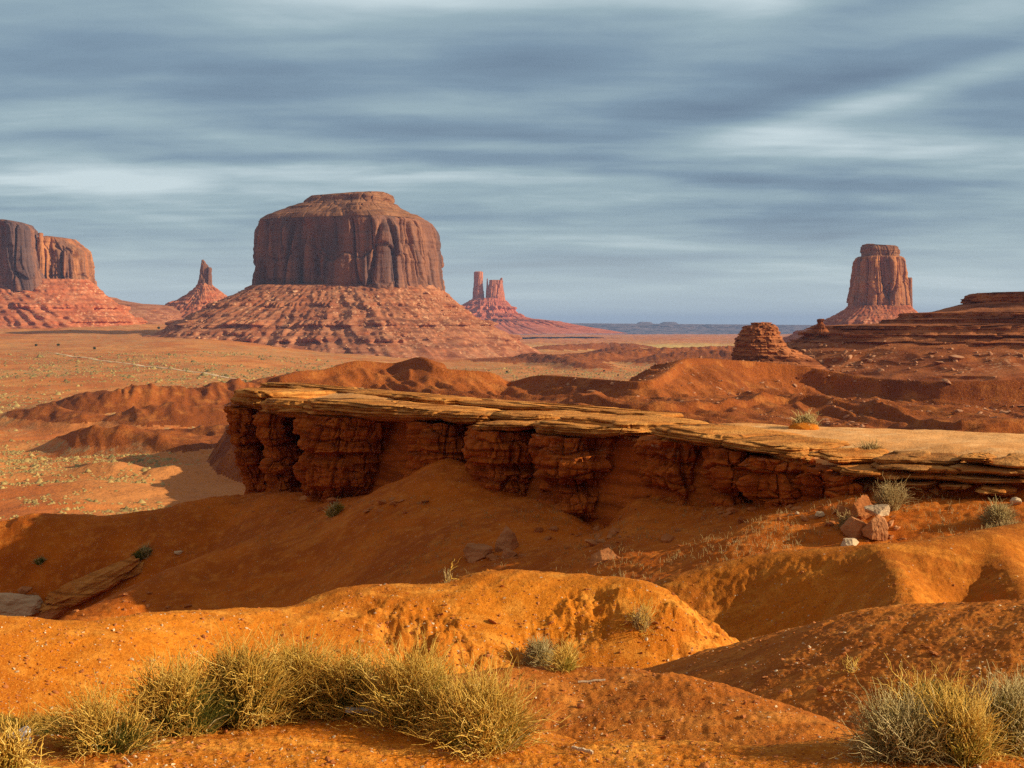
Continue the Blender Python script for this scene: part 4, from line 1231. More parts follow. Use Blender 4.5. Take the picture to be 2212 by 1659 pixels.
pillar([(876, 500, 572, 3), (890, 505, 566, 3.2), (930, 509, 566, 3.2), (950, 514, 566, 3.0), (956, 522, 562, 2.6), (962, 523, 566, 2.8), (985, 527, 575, 2.8), (1010, 536, 584, 2.6), (1040, 543, 590, 2.6), (1075, 545, 596, 3)], 88.5, 201)
pillar([(888, 566, 640, 2.6), (903, 566, 636, 2.8), (940, 568, 634, 2.8), (949, 574, 632, 2.4), (955, 578, 634, 2.2), (985, 580, 648, 2.5), (1000, 574, 650, 2.7), (1020, 590, 650, 2.4), (1040, 592, 654, 2.5), (1080, 592, 664, 3)], 82.5, 203)
pillar([(895, 652, 900, 3.2), (912, 652, 902, 3.3), (930, 650, 903, 3.4), (964, 654, 898, 3.4), (971, 664, 890, 2.8), (979, 664, 884, 2.7), (987, 654, 895, 3.1), (1015, 650, 905, 3.4), (1036, 652, 894, 3.4), (1044, 658, 880, 3.0), (1060, 664, 850, 2.8), (1080, 668, 830, 2.8), (1110, 660, 840, 3)], 76.5, 205, 1.1, 560)
pillar([(910, 890, 1030, 2.5), (950, 895, 1030, 2.6), (1000, 890, 1040, 3), (1060, 880, 1050, 3)], 69.0, 207)
pillar([(924, 1020, 1165, 2.4), (940, 1018, 1166, 2.5), (956, 1016, 1164, 2.6), (988, 1018, 1160, 2.6), (994, 1026, 1156, 2.1), (1001, 1026, 1158, 2.0), (1012, 1020, 1166, 2.5), (1040, 1026, 1168, 2.6), (1062, 1040, 1160, 2.4), (1100, 1044, 1158, 2.4)], 63.4, 208)
pillar([(936, 1172, 1352, 2.5), (952, 1168, 1354, 2.5), (975, 1164, 1350, 2.6), (998, 1163, 1348, 2.7), (1018, 1168, 1340, 2.7), (1026, 1182, 1330, 2.0), (1036, 1184, 1330, 1.9), (1052, 1178, 1338, 2.3), (1075, 1172, 1342, 2.6), (1092, 1176, 1340, 2.6), (1106, 1190, 1326, 2.3), (1130, 1204, 1312, 2.1), (1150, 1212, 1304, 1.9), (1190, 1206, 1312, 2)], 58.9, 210, 1.1, 480, 150)
pillar([(945, 1390, 1560, 2.0), (975, 1386, 1570, 2.0), (1010, 1390, 1560, 2.1), (1040, 1400, 1550, 2.0), (1058, 1440, 1530, 1.8), (1075, 1400, 1560, 2.2), (1120, 1390, 1570, 2.4)], 54.4, 212, 1.2)
pillar([(965, 1535, 1604, 1.5), (985, 1530, 1604, 1.6), (1020, 1532, 1600, 1.7), (1050, 1545, 1592, 1.5), (1064, 1556, 1600, 1.3), (1110, 1545, 1610, 1.5)], 51.2, 215)
pillar([(980, 1594, 1740, 2.0), (1000, 1592, 1745, 2.0), (1018, 1604, 1740, 1.8), (1040, 1600, 1735, 2.0), (1062, 1615, 1725, 1.9), (1078, 1640, 1716, 1.7), (1120, 1620, 1730, 1.9)], 50.2, 216, 1.3)
pillar([(1004, 1720, 1800, 1.4), (1024, 1716, 1808, 1.4), (1050, 1722, 1806, 1.5), (1072, 1730, 1800, 1.4), (1110, 1726, 1806, 1.5)], 48.0, 219, 1.2)
pillar([(1024, 1796, 1850, 1.1), (1040, 1794, 1852, 1.1), (1062, 1800, 1848, 1.1), (1080, 1806, 1842, 1.0), (1110, 1800, 1850, 1.1)], 46.2, 221, 1.1)


# ------------------------------------------------------------------ loose boulders and fallen slabs
def boulder(px, py, w_px, h, dpt, label, seed, mat='cap', yaw=0.0, pitch=0.0, roll=0.0, sink=0.25, npl=14, cut=(.55, .95), cat='boulder', name='boulder', lift=0.0, level=4, group=None, rough=.075):
    """a boulder whose middle stands on the ground seen at (px, py); w_px wide in the photo, h and dpt in metres"""
    rng = np.random.RandomState(seed)
    g = hit(px, py)
    V, Fc = stone(level, rng, npl + 8, cut, rough)
    V = V * (1 + .02 * perlin3(V[:, 0] * 14, V[:, 1] * 14, V[:, 2] * 14, seed % 50))[:, None]
    ext = V.max(0) - V.min(0)
    wid = w_px / F * g[1]
    V = V / ext * np.array([wid, dpt, h])
    Rm = np.array(Matrix.Rotation(yaw, 3, 'Z') @ Matrix.Rotation(roll, 3, 'Y') @ Matrix.Rotation(pitch, 3, 'X'))
    V = V @ Rm.T
    V[:, 2] += h * (0.5 - sink) + lift
    o = mk(name, V, Fc, M[mat], None, False)
    o.location = tuple(float(q_) for q_ in g)
    return tag(o, label, cat, group)


boulder(1032, 1208, 66, 0.75, 1.0, 'tan boulder with a pointed end and flat top on the shaded slope below the ledge', 301, 'stone', .2, .15, -.1, .2, 10)
boulder(1094, 1188, 58, 1.1, 1.1, 'half buried brown boulder just right of the pointed tan boulder', 302, 'stone', .5, .4, .5, .35, 12)
boulder(1098, 1206, 34, 0.55, 0.6, 'small rounded brown boulder below the half buried one', 303, 'stone', .3, 0, 0, .3, 20)
boulder(1896, 1138, 58, 0.46, 0.8, 'pale tan flat boulder on top of the rockfall right of the pillars', 304, 'greystone', .2, .1, .12, -.55, 10)
boulder(1894, 1160, 58, 0.72, 0.8, 'brown block carrying the pale flat boulder in the rockfall', 305, 'stone', -.2, .2, .3, .15, 9)
boulder(1848, 1158, 54, 0.78, 0.8, 'dark brown leaning block on the left of the rockfall', 306, 'stone', .4, .2, -.5, .2, 9)
boulder(1836, 1178, 38, 0.26, 0.5, 'flat pale stone lowest in the rockfall', 307, 'palestone', .1, .1, 0, .2, 12)
boulder(1862, 1116, 60, 0.98, 0.5, 'upright wedge shaped red slab leaning on the end of the ledge', 308, 'stonered', .25, -.55, .12, .42, 10)
boulder(1770, 1118, 22, 0.25, 0.3, 'lone small tan stone on the slope left of the rockfall', 309, 'palestone', .1, .1, 0, .2, 12, level=3)
boulder(1722, 1112, 9, 0.15, 0.15, 'tiny pale stone on the slope under the pillars', 310, 'palestone', level=2)
boulder(194, 1286, 252, 1.15, 1.9, 'long tan fallen slab lying tilted on the shaded slope at left', 311, 'cap', 0.15, .40, -.42, .14, 34, (.50, .95), 'fallen slab', 'fallen_slab', rough=.16)
boulder(272, 1250, 84, 0.42, 0.8, 'narrow tan slab leaning beside the long fallen slab', 312, 'cap', 0.15, .45, -.46, .1, 10, (.6, .9), 'fallen slab', 'fallen_slab')
boulder(32, 1322, 118, 1.5, 2.2, 'pale grey rounded boulder at the left edge, small rock perched on it', 313, 'greystone', .1, .1, .05, .25, 18)
boulder(52, 1318, 34, 0.5, 0.6, 'small brown rock perched on the grey boulder at the left edge', 314, 'stone', .1, .1, .05, -1.55, 10)
boulder(120, 1326, 90, 0.55, 1.2, 'dark brown broken stone at the foot of the long fallen slab', 315, 'stonered', .1, .2, -.3, .25, 10)
boulder(1527, 904, 44, 0.22, 1.4, 'flat dark stone lying on the sunlit terrace', 316, 'stone', .1, 0, 0, .25, 10)
boulder(1412, 902, 12, 0.14, 0.3, 'small pale stone on the far edge of the terrace', 317, 'palestone', level=3)
boulder(1300, 1212, 66, 0.35, 1.2, 'thin brown slab half sunk in the slope below the tallest pillar', 318, 'stonered', .4, .3, -.5, .3, 10)
boulder(2196, 1090, 26, 0.35, 0.4, 'pale stone in the dry grass at the right edge under the ledge', 319, 'palestone', level=3)
boulder(384, 1197, 20, 0.25, 0.3, 'small pale stone on the shaded slope above the fallen slab', 320, 'palestone', level=3)

# small broken stones round the rockfalls
for k, (a_, b_, n_, sx_, sy_) in enumerate(((1872, 1158, 26, 46, 22), (1800, 1128, 22, 60, 14), (205, 1310, 45, 110, 18), (1060, 1204, 26, 50, 12), (1300, 1165, 40, 70, 14), (760, 1098, 40, 90, 12), (1600, 1110, 50, 160, 12))):
    rg = np.random.RandomState(700 + k)
    q = np.array([hit(a_ + sx_ * rg.normal(), b_ + sy_ * rg.normal(), n=1500) for _ in range(n_)])
    q = q[q[:, 1] > 38]
    rubble('rubble', q, rg.gamma(1.6, .055, len(q)) + .03, M['stonered' if k else 'stone'], None, 720 + k, 1, .7)
# ------------------------------------------------------------------ plants
def plant_mat(name, a, b, c):
    m, t = new_mat(name)
    v = t.n('ShaderNodeAttribute', attribute_name='tone').outputs['Fac']
    col = t.cramp(v, [(0.0, a), (0.5, b), (1.0, c)])
    p = t.n('ShaderNodeBsdfPrincipled', ins={'Base Color': col, 'Roughness': 0.7, 'Specular IOR Level': 0.2})
    tr = t.n('ShaderNodeBsdfTranslucent', ins={'Color': col})
    t.n('ShaderNodeOutputMaterial', ins={0: t.n('ShaderNodeMixShader', ins={0: 0.18, 1: p.outputs[0], 2: tr.outputs[0]}).outputs[0]})
    return m


M['stem'] = plant_mat('green_stems', (0.060, 0.070, 0.012), (0.150, 0.150, 0.026), (0.34, 0.26, 0.045))
M['olive'] = plant_mat('olive_stems', (0.15, 0.130, 0.020), (0.38, 0.285, 0.038), (0.64, 0.435, 0.060))
M['twig'] = plant_mat('dry_twigs', (0.40, 0.230, 0.042), (0.74, 0.455, 0.075), (0.92, 0.67, 0.19))
M['greytwig'] = plant_mat('grey_twigs', (0.27, 0.20, 0.075), (0.54, 0.41, 0.16), (0.80, 0.66, 0.34))
M['strawgrass'] = plant_mat('straw_grass', (0.34, 0.22, 0.085), (0.46, 0.32, 0.13), (0.58, 0.44, 0.20))


def tubes(Pts, rad_, sides=3):
    """(n, k, 3) centre lines with (n, k) radii -> vertices and quads"""
    n, k = Pts.shape[:2]
    d = Pts[:, -1] - Pts[:, 0]
    d /= np.linalg.norm(d, axis=1)[:, None] + 1e-9
    ref = np.where(np.abs(d[:, 2:3]) < 0.8, [[0, 0, 1.0]], [[1.0, 0, 0]])
    a = np.cross(d, ref)
    a /= np.linalg.norm(a, axis=1)[:, None]
    b = np.cross(d, a)
    th = np.arange(sides) * 2 * np.pi / sides
    off = a[:, None, None] * np.cos(th)[None, None, :, None] + b[:, None, None] * np.sin(th)[None, None, :, None]
    V = Pts[:, :, None] + off * rad_[:, :, None, None]
    i = np.arange(n)[:, None, None] * k * sides
    j = np.arange(k - 1)[None, :, None] * sides
    s = np.arange(sides)[None, None, :]
    s2 = (s + 1) % sides
    fc = np.stack([i + j + s, i + j + s2, i + j + sides + s2, i + j + sides + s], -1)
    return V.reshape(-1, 3), fc.reshape(-1, 4)


def tube_obj(name, Pts, rad_, mat, parent, tone, sides=3, label=None):
    V, fc = tubes(Pts, rad_, sides)
    o = mk(name, V, fc, mat, parent)
    attr(o, 'tone', np.repeat(tone, Pts.shape[1] * sides))
    return o


def stems(rng, n, c, wx, wy, h, lean=0.8, k=6, curl=0.25, up=0.7, hvar=0.35):
    """curved stems fanning out of a low crown"""
    th = rng.uniform(0, 2 * np.pi, n)
    rr = np.sqrt(rng.uniform(0, 1, n))
    base = np.stack([np.cos(th) * rr * wx * 0.55, np.sin(th) * rr * wy * 0.55, np.zeros(n)], 1)
    out = np.stack([np.cos(th) * wx, np.sin(th) * wy, 0 * th], 1) * (lean * rr + rng.normal(0, .14, n))[:, None] / 1.6
    H = h * (1 - 0.55 * rr ** 2) * rng.uniform(1 - hvar, 1 + hvar * .5, n)
    t = np.linspace(0, 1, k)
    P = base[:, None] + out[:, None] * (t ** 1.25)[None, :, None]
    P[..., 2] += H[:, None] * (1 - (1 - t) ** (1 + up))[None]
    wob = rng.normal(0, 1, (n, k, 3)) * curl * h * np.array([.07, .07, .025])
    wob[:, 0] = 0
    P += np.cumsum(wob, 1) * np.array([1, 1, .6])
    return P + c


def twigs(rng, n, c, wx, wy, h, k=6, L=0.16, low=0.0):
    """short crooked dry twigs all through the crown"""
    nc = max(5, n // 90)
    cth, crr = rng.uniform(0, 2 * np.pi, nc), rng.uniform(0, 1, nc) ** .5
    pk = rng.randint(0, nc, n)
    th = cth[pk] + rng.normal(0, .28, n)
    rr = np.clip(crr[pk] + rng.normal(0, .16, n), 0, 1.05)
    zz = rng.uniform(low, 1, n) ** 0.9
    lim = np.sqrt(np.maximum(0.05, 1 - 0.75 * zz ** 2))
    p0 = np.stack([np.cos(th) * rr * lim * wx * .95, np.sin(th) * rr * lim * wy * .95, zz * h * 0.9], 1)
    dr = p0 / np.array([wx, wy, h]) + rng.normal(0, .55, (n, 3)) + np.array([0, 0, .25])
    dr /= np.linalg.norm(dr, axis=1)[:, None]
    ln = L * np.clip(rng.gamma(4, .25, n), .2, 1.7)
    t = np.linspace(0, 1, k)
    P = p0[:, None] + dr[:, None] * ln[:, None, None] * t[None, :, None]
    zig = np.clip(rng.normal(0, 1, (n, k, 3)), -1.6, 1.6) * (ln * 0.11)[:, None, None]
    zig[:, 0] = 0
    return P + np.cumsum(zig, 1) * .8 + c


def bush(px, py, w_px, h, label, seed, ng=900, nd=1400, depth=None, green='stem', dry='twig', branches=26, name='bush', thick=1.0, group=None, L=0.14, lean=.8, yoff=0.0, dist=None):
    rng = np.random.RandomState(seed)
    g = hit(px, py) if dist is None else at(px, py, dist)
    if dist is not None:
        g[2] = gnear(g[0], g[1])
    g = g + np.array([0, yoff, 0])
    near_ = g[1] < 10
    h = h * (.70 if near_ else .85)
    depth = depth * .75 if depth else depth
    ng, nd = (int(ng * .58), int(nd * .50)) if near_ else (ng, nd)
    wx = w_px / F * g[1] / 2
    wy = depth / 2 if depth else wx * 0.8
    wx *= 1.12 if near_ else 1
    r = thing(name, label, 'bush', g, group)
    c = g + np.array([0, 0, -0.03])
    s_ = g[1] / 6.0 if g[1] > 10 else 1.0
    def ground(P):
        dz = gnear(P[:, 0, 0], P[:, 0, 1]) - g[2]
        P[..., 2] += np.clip(dz, -.35, .35)[:, None]
        return P
    tn = lambda n: np.clip(rng.normal(.5, .28, n), 0, 1)
    if ng:
        P = ground(stems(rng, ng, c, wx, wy, h, lean))
        w_ = rng.uniform(.0012, .0023, ng) * thick * max(1, s_ * .55)
        tube_obj('green_stems' if green != 'greytwig' else 'stems', P, w_[:, None] * np.linspace(1.15, .4, P.shape[1]), M[green], r, tn(ng))
    if nd:
        P = ground(twigs(rng, nd, c, wx, wy, h * .95, L=L * .90 if near_ else L * .8))
        w_ = rng.uniform(.0012, .0029, nd) * thick * max(1, s_ * .55)
        tube_obj('dry_twigs', P, w_[:, None] * np.linspace(1.1, .45, P.shape[1]), M[dry], r, tn(nd))
    if branches:
        P = ground(stems(rng, branches, c, wx, wy, h * .75, 1.0, 8, .5))
        w_ = rng.uniform(.003, .006, branches) * thick * max(1, s_ * .5)
        tube_obj('woody_branches', P, w_[:, None] * np.linspace(1.2, .3, 8), M['greytwig'], r, tn(branches))
    return r


gb = 'green and straw bushes along the foot of the picture'
bush(395, 1580, 210, .43, 'green topped bush with tangled straw twigs, left end of the big bush row', 401, 1500, 2400, .55, group=gb)
bush(520, 1556, 190, .52, 'tallest dark green bush of the row, dry twigs over its front', 402, 1700, 2600, .55, group=gb)
bush(640, 1532, 190, .46, 'olive bush with pale dry branches, sharing the row with the tallest bush', 403, 1200, 2600, .5, green='olive', group=gb)
bush(765, 1536, 170, .38, 'dark green bush behind the flat white board', 404, 1500, 1700, .5, group=gb)
bush(905, 1560, 210, .45, 'yellow olive bush right of the flat white board', 405, 900, 3000, .6, green='olive', group=gb)
bush(1040, 1612, 230, .40, 'golden yellow bush of dry twigs at the right end of the row', 406, 700, 3200, .55, green='olive', dry='twig', group=gb)
bush(240, 1618, 180, .28, 'low brown green bush on the near bank, left of the row', 407, 1100, 1500, .5, group=gb)
bush(130, 1588, 150, .24, 'low dark green bush behind the white plastic bag', 408, 1500, 500, .4, group=gb)
bush(20, 1584, 150, .25, 'low dark green bush cut by the left edge', 409, 1500, 400, .4, group=gb)
bush(12, 1700, 84, .32, 'bright yellow twiggy bush in the bottom left corner', 410, 60, 900, .3, green='olive', dry='twig', thick=1.7, L=.10, branches=14)
rb = 'bushes in the lower right corner'
bush(2000, 1560, 220, .38, 'wide green bush with straight grassy stems, lower right, behind the grey ones', 411, 2600, 700, .5, green='stem', group=rb, dist=7.4)
bush(1950, 1636, 180, .32, 'grey green twiggy bush lowest in the right corner', 412, 700, 2600, .5, green='olive', dry='greytwig', group=rb)
bush(2078, 1642, 150, .36, 'golden straw bush between the two grey bushes at lower right', 413, 900, 2400, .5, green='olive', dry='twig', group=rb)
bush(2185, 1622, 150, .40, 'grey straw bush cut by the right edge near the bottom', 414, 700, 2200, .5, green='olive', dry='greytwig', group=rb)
bush(2195, 1500, 130, .52, 'pale grey green bush at the right edge, above the others', 415, 900, 1900, .5, green='olive', dry='greytwig', group=rb, dist=8.4)
bush(1170, 1438, 62, .34, 'small grey tumbleweed like bush on the foot of the golden mound', 416, 500, 1400, .6, green='greytwig', dry='greytwig', L=.15, branches=8)
bush(1222, 1448, 56, .18, 'low straw tuft beside the small grey bush', 417, 300, 500, .5, green='olive', dry='twig', L=.12, branches=0)
bush(1735, 926, 50, .62, 'grey leafless shrub alone on the sunlit terrace', 418, 260, 300, .9, green='greytwig', dry='greytwig', L=.32, branches=10, name='shrub')
bush(724, 1112, 44, .62, 'grey green grass clump in the dip below the big pillar', 419, 420, 200, 1.0, green='olive', dry='greytwig', L=.3, branches=0, name='shrub')
bush(306, 1204, 48, .50, 'dark olive shrub above the long fallen slab', 420, 500, 160, .9, green='stem', dry='greytwig', L=.3, branches=0, name='shrub')
bush(86, 1216, 26, .3, 'small dark shrub on the shaded slope at far left', 421, 220, 60, .5, green='stem', dry='greytwig', L=.2, branches=0, name='shrub')
bush(1920, 1098, 74, .9, 'tall straw grass clump right of the upright wedge slab', 422, 520, 200, 1.3, green='strawgrass', dry='strawgrass', L=.4, branches=0, name='grass_clump')
bush(2155, 1130, 90, .7, 'straw grass clump below the ledge at the right edge', 423, 420, 300, 1.3, green='strawgrass', dry='greytwig', L=.3, branches=0, name='grass_clump')
bush(1826, 1142, 40, .5, 'small straw grass clump left of the rockfall', 424, 200, 80, .8, green='strawgrass', dry='strawgrass', L=.3, branches=0, name='grass_clump')
bush(1880, 978, 60, .35, 'yellow straw grass clump on the ramp at the end of the terrace', 425, 300, 200, 1.0, green='strawgrass', dry='strawgrass', L=.3, branches=0, name='grass_clump')
bush(968, 1258, 36, .32, 'sparse dry sprig on the crest of the golden mound', 426, 22, 10, .4, green='strawgrass', dry='twig', L=.2, branches=0, thick=1.6, name='dry_sprig')
bush(1840, 1450, 40, .14, 'small dry sprig on the brown mound left of the green bush', 427, 24, 40, .3, green='strawgrass', dry='twig', L=.1, branches=0, thick=1.6, name='dry_sprig')
bush(1385, 1352, 60, .36, 'faint straw tuft on the pitted face of the golden mound', 428, 130, 160, .5, green='strawgrass', dry='twig', L=.2, branches=0, name='grass_clump')
# the little hummock under the terrace shrub
V, Fc = ICO[3]
g = hit(1735, 926)
hv = V * np.array([0.62, 0.55, 0.26]) * (1 + .12 * fbm3(V[:, 0] * 2, V[:, 1] * 2, V[:, 2] * 2, 3, 4))[:, None] + g
tag(mk('hummock', hv, Fc, M['ochre']), kind='structure')

# sparse dry grass on the shaded hillside, and small stones on the near mounds
rng = np.random.RandomState(77)
n = 5200
pxs, pys = rng.uniform(20, 2200, n), rng.uniform(1075, 1330, n)
dirs = at(pxs, pys, 1.0)
tt = np.geomspace(38, 90, 420)
gx, gy = dirs[:, 0:1] * tt, dirs[:, 1:2] * tt
below = dirs[:, 2:3] * tt <= gnear(gx, gy)
k = np.argmax(below, 1)
ok = below.any(1)
q = np.stack([gx[np.arange(n), k], gy[np.arange(n), k], gnear(gx[np.arange(n), k], gy[np.arange(n), k])], 1)
dens = fbm2(q[:, 0] / 3.4, q[:, 1] / 3.4, 3, 88) + 0.45 * sstep(900, 1300, pxs) - 0.25
q = q[ok & (dens > rng.uniform(-.2, .5, n))]
m_ = 3
q3 = np.repeat(q, m_, 0) + rng.normal(0, .07, (len(q) * m_, 3)) * [1, 1, 0]
n = len(q3)
tip = rng.normal(0, .05, (n, 3)) + np.stack([0 * q3[:, 0], 0 * q3[:, 0], rng.uniform(.05, .17, n)], 1)
t = np.linspace(0, 1, 3)
P = q3[:, None] + tip[:, None] * t[None, :, None]
P[:, 1, :2] -= tip[:, :2] * .25
o = tube_obj('dry_grass', P, rng.uniform(.004, .008, n)[:, None] * np.array([1.1, .9, .3]), M['strawgrass'], None, np.clip(rng.normal(.45, .25, n), 0, 1))
o['kind'] = 'stuff'

n = 8500
pxs = rng.uniform(-50, 2260, n)
pys = 1240 + 420 * rng.uniform(0, 1, n) ** .8
dirs = at(pxs, pys, 1.0)
tt = np.geomspace(4.5, 60, 900)
gx, gy = dirs[:, 0:1] * tt, dirs[:, 1:2] * tt
below = dirs[:, 2:3] * tt <= gnear(gx, gy)
k = np.argmax(below, 1)
ii = np.arange(n)
q = np.stack([gx[ii, k], gy[ii, k], gnear(gx[ii, k], gy[ii, k])], 1)[below.any(1)]
q = q[(q[:, 1] < 40)]
szs = (0.0034 + 0.0062 * rng.gamma(1.4, .5, len(q))) * np.clip(q[:, 1] / 9, .8, 2.0)
big = rng.rand(len(q)) > .985
szs = np.where(big, szs * 2.2, szs)
sel = rng.rand(len(q)) < .70
for pick, mat, nm in ((sel, 'stonered', 'gravel'), (~sel, 'palestone', 'gravel')):
    rubble(nm, q[pick], szs[pick] * (1.0 if mat == 'stonered' else .72), M[mat], None, 31, 1, .8)

# scrub on the valley floor: thousands of low bushes
rng = np.random.RandomState(99)
n = 100000
az = np.radians(rng.uniform(-24, 24, n))
rr = np.exp(rng.uniform(math.log(450), math.log(2100), n))
az[:34000] = np.radians(rng.uniform(-24, -5, 34000))
rr[:34000] = np.exp(rng.uniform(math.log(440), math.log(820), 34000))
x, y = rr * np.sin(az), rr * np.cos(az)
lf = sampler(rF, aF, ((LF == 0) & (np.hypot(np.gradient(ZF, axis=0) / np.gradient(rF)[:, None], np.gradient(ZF, axis=1) / (RF * np.gradient(aF))) < .22)).astype(float))
vg = sampler(rF, aF, veg)
keep = (lf(x, y) > .99) & (vg(x, y) + .15 + .55 * fbm2(x / 34, y / 46, 3, 90) > rng.uniform(.1, 1.05, n))
x, y, rr = x[keep], y[keep], rr[keep]
n = len(x)
oct_ = np.array([(1, 0, 0), (.3, .95, .1), (-.8, .6, 0), (-.8, -.6, .05), (.3, -.95, 0), (0, 0, 1), (.4, .3, .85), (-.35, .1, .8)], float)
of = np.array([(0, 1, 6), (1, 5, 6), (0, 6, 5), (1, 2, 7), (1, 7, 5), (2, 3, 7), (3, 5, 7), (3, 4, 5), (4, 0, 5)])
s = rng.gamma(1.6, .28, n) * np.clip(rr / 900, .75, 1.6) + .16
an = rng.uniform(0, 6.28, n)
J = oct_[None] * (1 + rng.normal(0, .22, (n, 8, 3)))
Vx = (J[..., 0] * np.cos(an)[:, None] - J[..., 1] * np.sin(an)[:, None]) * s[:, None] + x[:, None]
Vy = (J[..., 0] * np.sin(an)[:, None] + J[..., 1] * np.cos(an)[:, None]) * s[:, None] + y[:, None]
Vz = J[..., 2] * s[:, None] * rng.uniform(.55, .95, n)[:, None] + gfar(x, y)[:, None] - .05
fc = (np.arange(n)[:, None, None] * 8 + of[None]).reshape(-1, 3)
M['scrub'] = plant_mat('valley_scrub', (0.20, 0.165, 0.060), (0.42, 0.295, 0.100), (0.60, 0.42, 0.15))
o = mk('scrub', np.stack([Vx, Vy, Vz], -1).reshape(-1, 3), fc, M['scrub'], None, True)
attr(o, 'tone', np.repeat(np.clip(rng.normal(.58, .27, n) - .25 * sstep(900, 1500, rr), 0, 1), 8))
o['kind'] = 'stuff'


def juniper(px, py, size, label, seed, group=None):
    """a round dark juniper: a short forked trunk under a crown of leaf clumps"""
    rng = np.random.RandomState(seed)
    g = hit(px, py, gfar, 380, 6000)
    r = thing('juniper', label, 'juniper', g, group)
    k = 6
    P = stems(rng, 5, g - np.array([0, 0, .2]), size * .25, size * .25, size * .7, 1.0, k, .6)
    tube_obj('trunk', P, np.full((5, k), size * .03) * np.linspace(1.5, .5, k), M['greytwig'], r, rng.rand(5), 5)
    m = 420
    d = rng.normal(size=(m, 3))
    d /= np.linalg.norm(d, axis=1)[:, None]
    ctr = g + d * np.array([.5, .5, .42]) * size * (rng.uniform(.35, 1, m) ** .5)[:, None] * (1 + .25 * perlin3(d[:, 0] * 2, d[:, 1] * 2, d[:, 2] * 2, seed))[:, None] + np.array([0, 0, size * .5])
    tri = rng.normal(0, size * .075, (m, 4, 3)) + ctr[:, None]
    fc = (np.arange(m)[:, None] * 4 + np.array([[0, 1, 2, 0, 2, 3]])).reshape(-1, 3)
    o = mk('crown', tri.reshape(-1, 3), fc, M['juniper'], r, False)
    attr(o, 'tone', np.repeat(rng.rand(m), 4))
    return r


M['juniper'] = plant_mat('juniper_leaves', (0.035, 0.040, 0.018), (0.060, 0.070, 0.028), (0.11, 0.12, 0.045))
juniper(343, 711, 6.5, 'single dark round juniper on the saddle left of the great butte', 501)
jg = 'dark junipers dotted over the sage flat'
for i_, (a_, b_, s_, l_) in enumerate(((1095, 806, 3.4, 'dark juniper on the sage flat just above the red crest, left of the others'), (1305, 803, 2.6, 'small dark juniper on the sage flat, middle of three'),
                                       (1335, 812, 2.2, 'small dark juniper on the sage flat near the bench, lowest'), (1245, 800, 1.8, 'tiny dark juniper on the sage flat'), (1180, 790, 1.8, 'tiny dark juniper below the great butte'),
                                       (78, 748, 4.2, 'dark juniper in the valley at far left'), (126, 748, 4.6, 'wider dark juniper right of the far left one'), (204, 755, 4.2, 'dark juniper in the valley below the left butte'))):
    juniper(a_, b_, s_, l_, 510 + i_, jg)

# broken rock strewn over the badland slopes below the mesa
rng = np.random.RandomState(123)
az = np.arctan((rng.uniform(1180, 2280, 2600) - PCX) / F)
rr = rng.uniform(400, 660, 2600)
x, y = rr * np.sin(az), rr * np.cos(az)
k = (fbm2(x / 26, y / 26, 3, 93) + .35 * sstep(1500, 1800, PCX + F * x / y) + .2 * sstep(540, 620, rr)) > .28
x, y = x[k], y[k]
rubble('rubble', np.stack([x, y, gfar(x, y)], 1), rng.gamma(1.8, .28, len(x)) + .15, M['rubble2'], None, 41)

# ------------------------------------------------------------------ the dirt road across the valley
road = [(120, 763), (150, 769), (200, 775), (255, 783), (300, 789), (345, 794), (400, 801), (450, 808), (480, 814), (525, 822)]
C_ = spline(np.array([hit(a_, b_, gfar, 420, 4000)[:2].tolist() + [0] for a_, b_ in road]), 40)[:, :2]
tg = np.gradient(C_, axis=0)
tg /= np.linalg.norm(tg, axis=1)[:, None]
nrm = np.stack([-tg[:, 1], tg[:, 0]], 1)
wd = 3.2 + .6 * np.sin(np.arange(len(C_)) * .7)
acr = np.linspace(-1, 1, 5)
XY = C_[:, None] + nrm[:, None] * acr[None, :, None] * wd[:, None, None]
zr = gfar(XY[..., 0], XY[..., 1])
zr = np.maximum(zr, zr.max(1, keepdims=True) - .25) + 0.45 - .25 * np.abs(acr)[None] ** 4
o = mk('dirt_road', np.concatenate([XY, zr[..., None]], -1), gridfaces(len(C_), 5)[:, ::-1], M['road'])
o['kind'] = 'structure'

# ------------------------------------------------------------------ litter
g = hit(56, 1606)
rng = np.random.RandomState(3)
V, Fc = ICO[4]
V = V * np.array([.052, .034, .034])
f1 = 1 + .42 * (1 - 2 * np.abs(perlin3(V[:, 0] * 30, V[:, 1] * 30, V[:, 2] * 30, 5))) + .2 * perlin3(V[:, 0] * 45, V[:, 1] * 45, V[:, 2] * 45, 6)
V = V * f1[:, None]
V = V @ np.array(Matrix.Rotation(-.45, 3, 'Y')).T
V[:, 2] *= 1 + .5 * sstep(.01, .05, V[:, 0])
m, t = new_mat('white_plastic')
p = t.n('ShaderNodeBsdfPrincipled', ins={'Base Color': (.80, .82, .84, 1), 'Roughness': .35})
t.n('ShaderNodeOutputMaterial', ins={0: p.outputs[0]})
tag(mk('plastic_bag', V + g + np.array([0, -.12, .045]), Fc, m, None, True), 'crumpled white plastic bag caught in the low bush at bottom left', 'plastic bag')


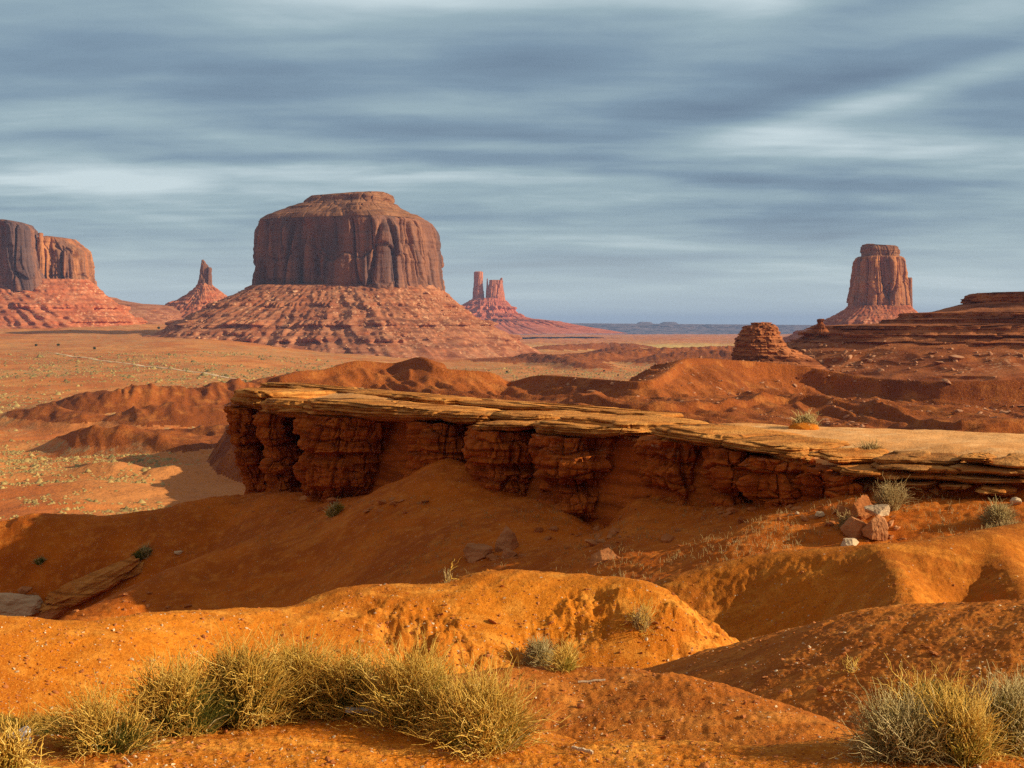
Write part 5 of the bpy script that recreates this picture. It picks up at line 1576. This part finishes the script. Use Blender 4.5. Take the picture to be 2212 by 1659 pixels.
def bar(name, px, py, ln, wd_, th, yaw, pitch, mat, label, cat, lift=.02, seed=0):
    g = hit(px, py)
    rng = np.random.RandomState(seed)
    n = 24
    s = np.linspace(-.5, .5, n) * ln
    a = np.linspace(0, 2 * np.pi, 12, endpoint=False)
    cy_ = np.sign(np.cos(a)) * np.abs(np.cos(a)) ** .4 * wd_ / 2
    cz_ = np.sign(np.sin(a)) * np.abs(np.sin(a)) ** .4 * th / 2
    P = np.stack([np.repeat(s[:, None], 12, 1), np.repeat(cy_[None], n, 0), np.repeat(cz_[None], n, 0)], -1)
    P[..., 2] += .08 * ln * perlin2(s * 3 / ln, s * 0 + seed, seed)[:, None] * (1 if mat == 'twig_s' else .15)
    P *= 1 + .05 * rng.normal(size=(n, 1, 1)) * np.array([0, 1, 1])
    Rm = np.array(Matrix.Rotation(yaw, 3, 'Z') @ Matrix.Rotation(pitch, 3, 'Y'))
    V = (P.reshape(-1, 3) @ Rm.T) + g + np.array([0, 0, lift])
    fc = gridfaces(n, 12, True)
    ends = [np.stack([np.full(10, 0), np.arange(2, 12), np.arange(1, 11)], 1), np.stack([np.full(10, (n - 1) * 12), (n - 1) * 12 + np.arange(1, 11), (n - 1) * 12 + np.arange(2, 12)], 1)]
    return tag(mk(name, V, [fc[:, ::-1]] + ends, M[mat], None, False), label, cat)


M['board'] = earth('weathered_board', (.40, .38, .34), (.58, .56, .52), (.66, .64, .60), 4, bumpd=.003)
M['twig_s'] = earth('bleached_stick', (.42, .30, .19), (.60, .45, .31), (.68, .55, .40), 4, bumpd=.003)
bar('board', 792, 1556, .20, .05, .018, .02, 0, 'board', 'flat weathered white board lying under the dark green bush', 'board', .05)
bar('stick', 1278, 1474, .10 * 1.9, .012, .012, .1, .05, 'twig_s', 'short bleached stick on the brown shoulder of ground', 'stick', .012, 3)
bar('stick', 150, 1570, .07, .006, .006, .7, -.4, 'twig_s', 'thin pale stick standing out of the low bush at left', 'stick', .2, 5)
bar('stick', 280, 1652, .09, .006, .006, -.8, .3, 'twig_s', 'thin pale stick on the bare earth at bottom left', 'stick', .01, 6)
bar('stick', 1258, 1628, .10, .014, .014, -.3, .1, 'twig_s', 'pale stick on the bank at the bottom, middle right', 'stick', .015, 7)

# ------------------------------------------------------------------ air
def haze():
    x0, x1, y0, y1, z0, z1 = -30000, 30000, -400, 52000, -1100, 330
    V = [(x, y, z) for z in (z0, z1) for y in (y0, y1) for x in (x0, x1)]
    fc = [(0, 2, 3, 1), (4, 5, 7, 6), (0, 1, 5, 4), (2, 6, 7, 3), (0, 4, 6, 2), (1, 3, 7, 5)]
    m, t = new_mat('air')
    v = t.n('ShaderNodeVolumePrincipled', ins={'Color': (0.36, 0.53, 0.95, 1), 'Density': 3.2e-5, 'Anisotropy': 0.0})
    t.n('ShaderNodeOutputMaterial', ins={1: v.outputs[0]})
    o = mk('haze', np.array(V, float), np.array(fc), m, None, False)
    o['kind'] = 'stuff'
haze()
SC.cycles.volume_bounces = 0
SC.cycles.max_bounces = 6
SC.cycles.use_denoising = False
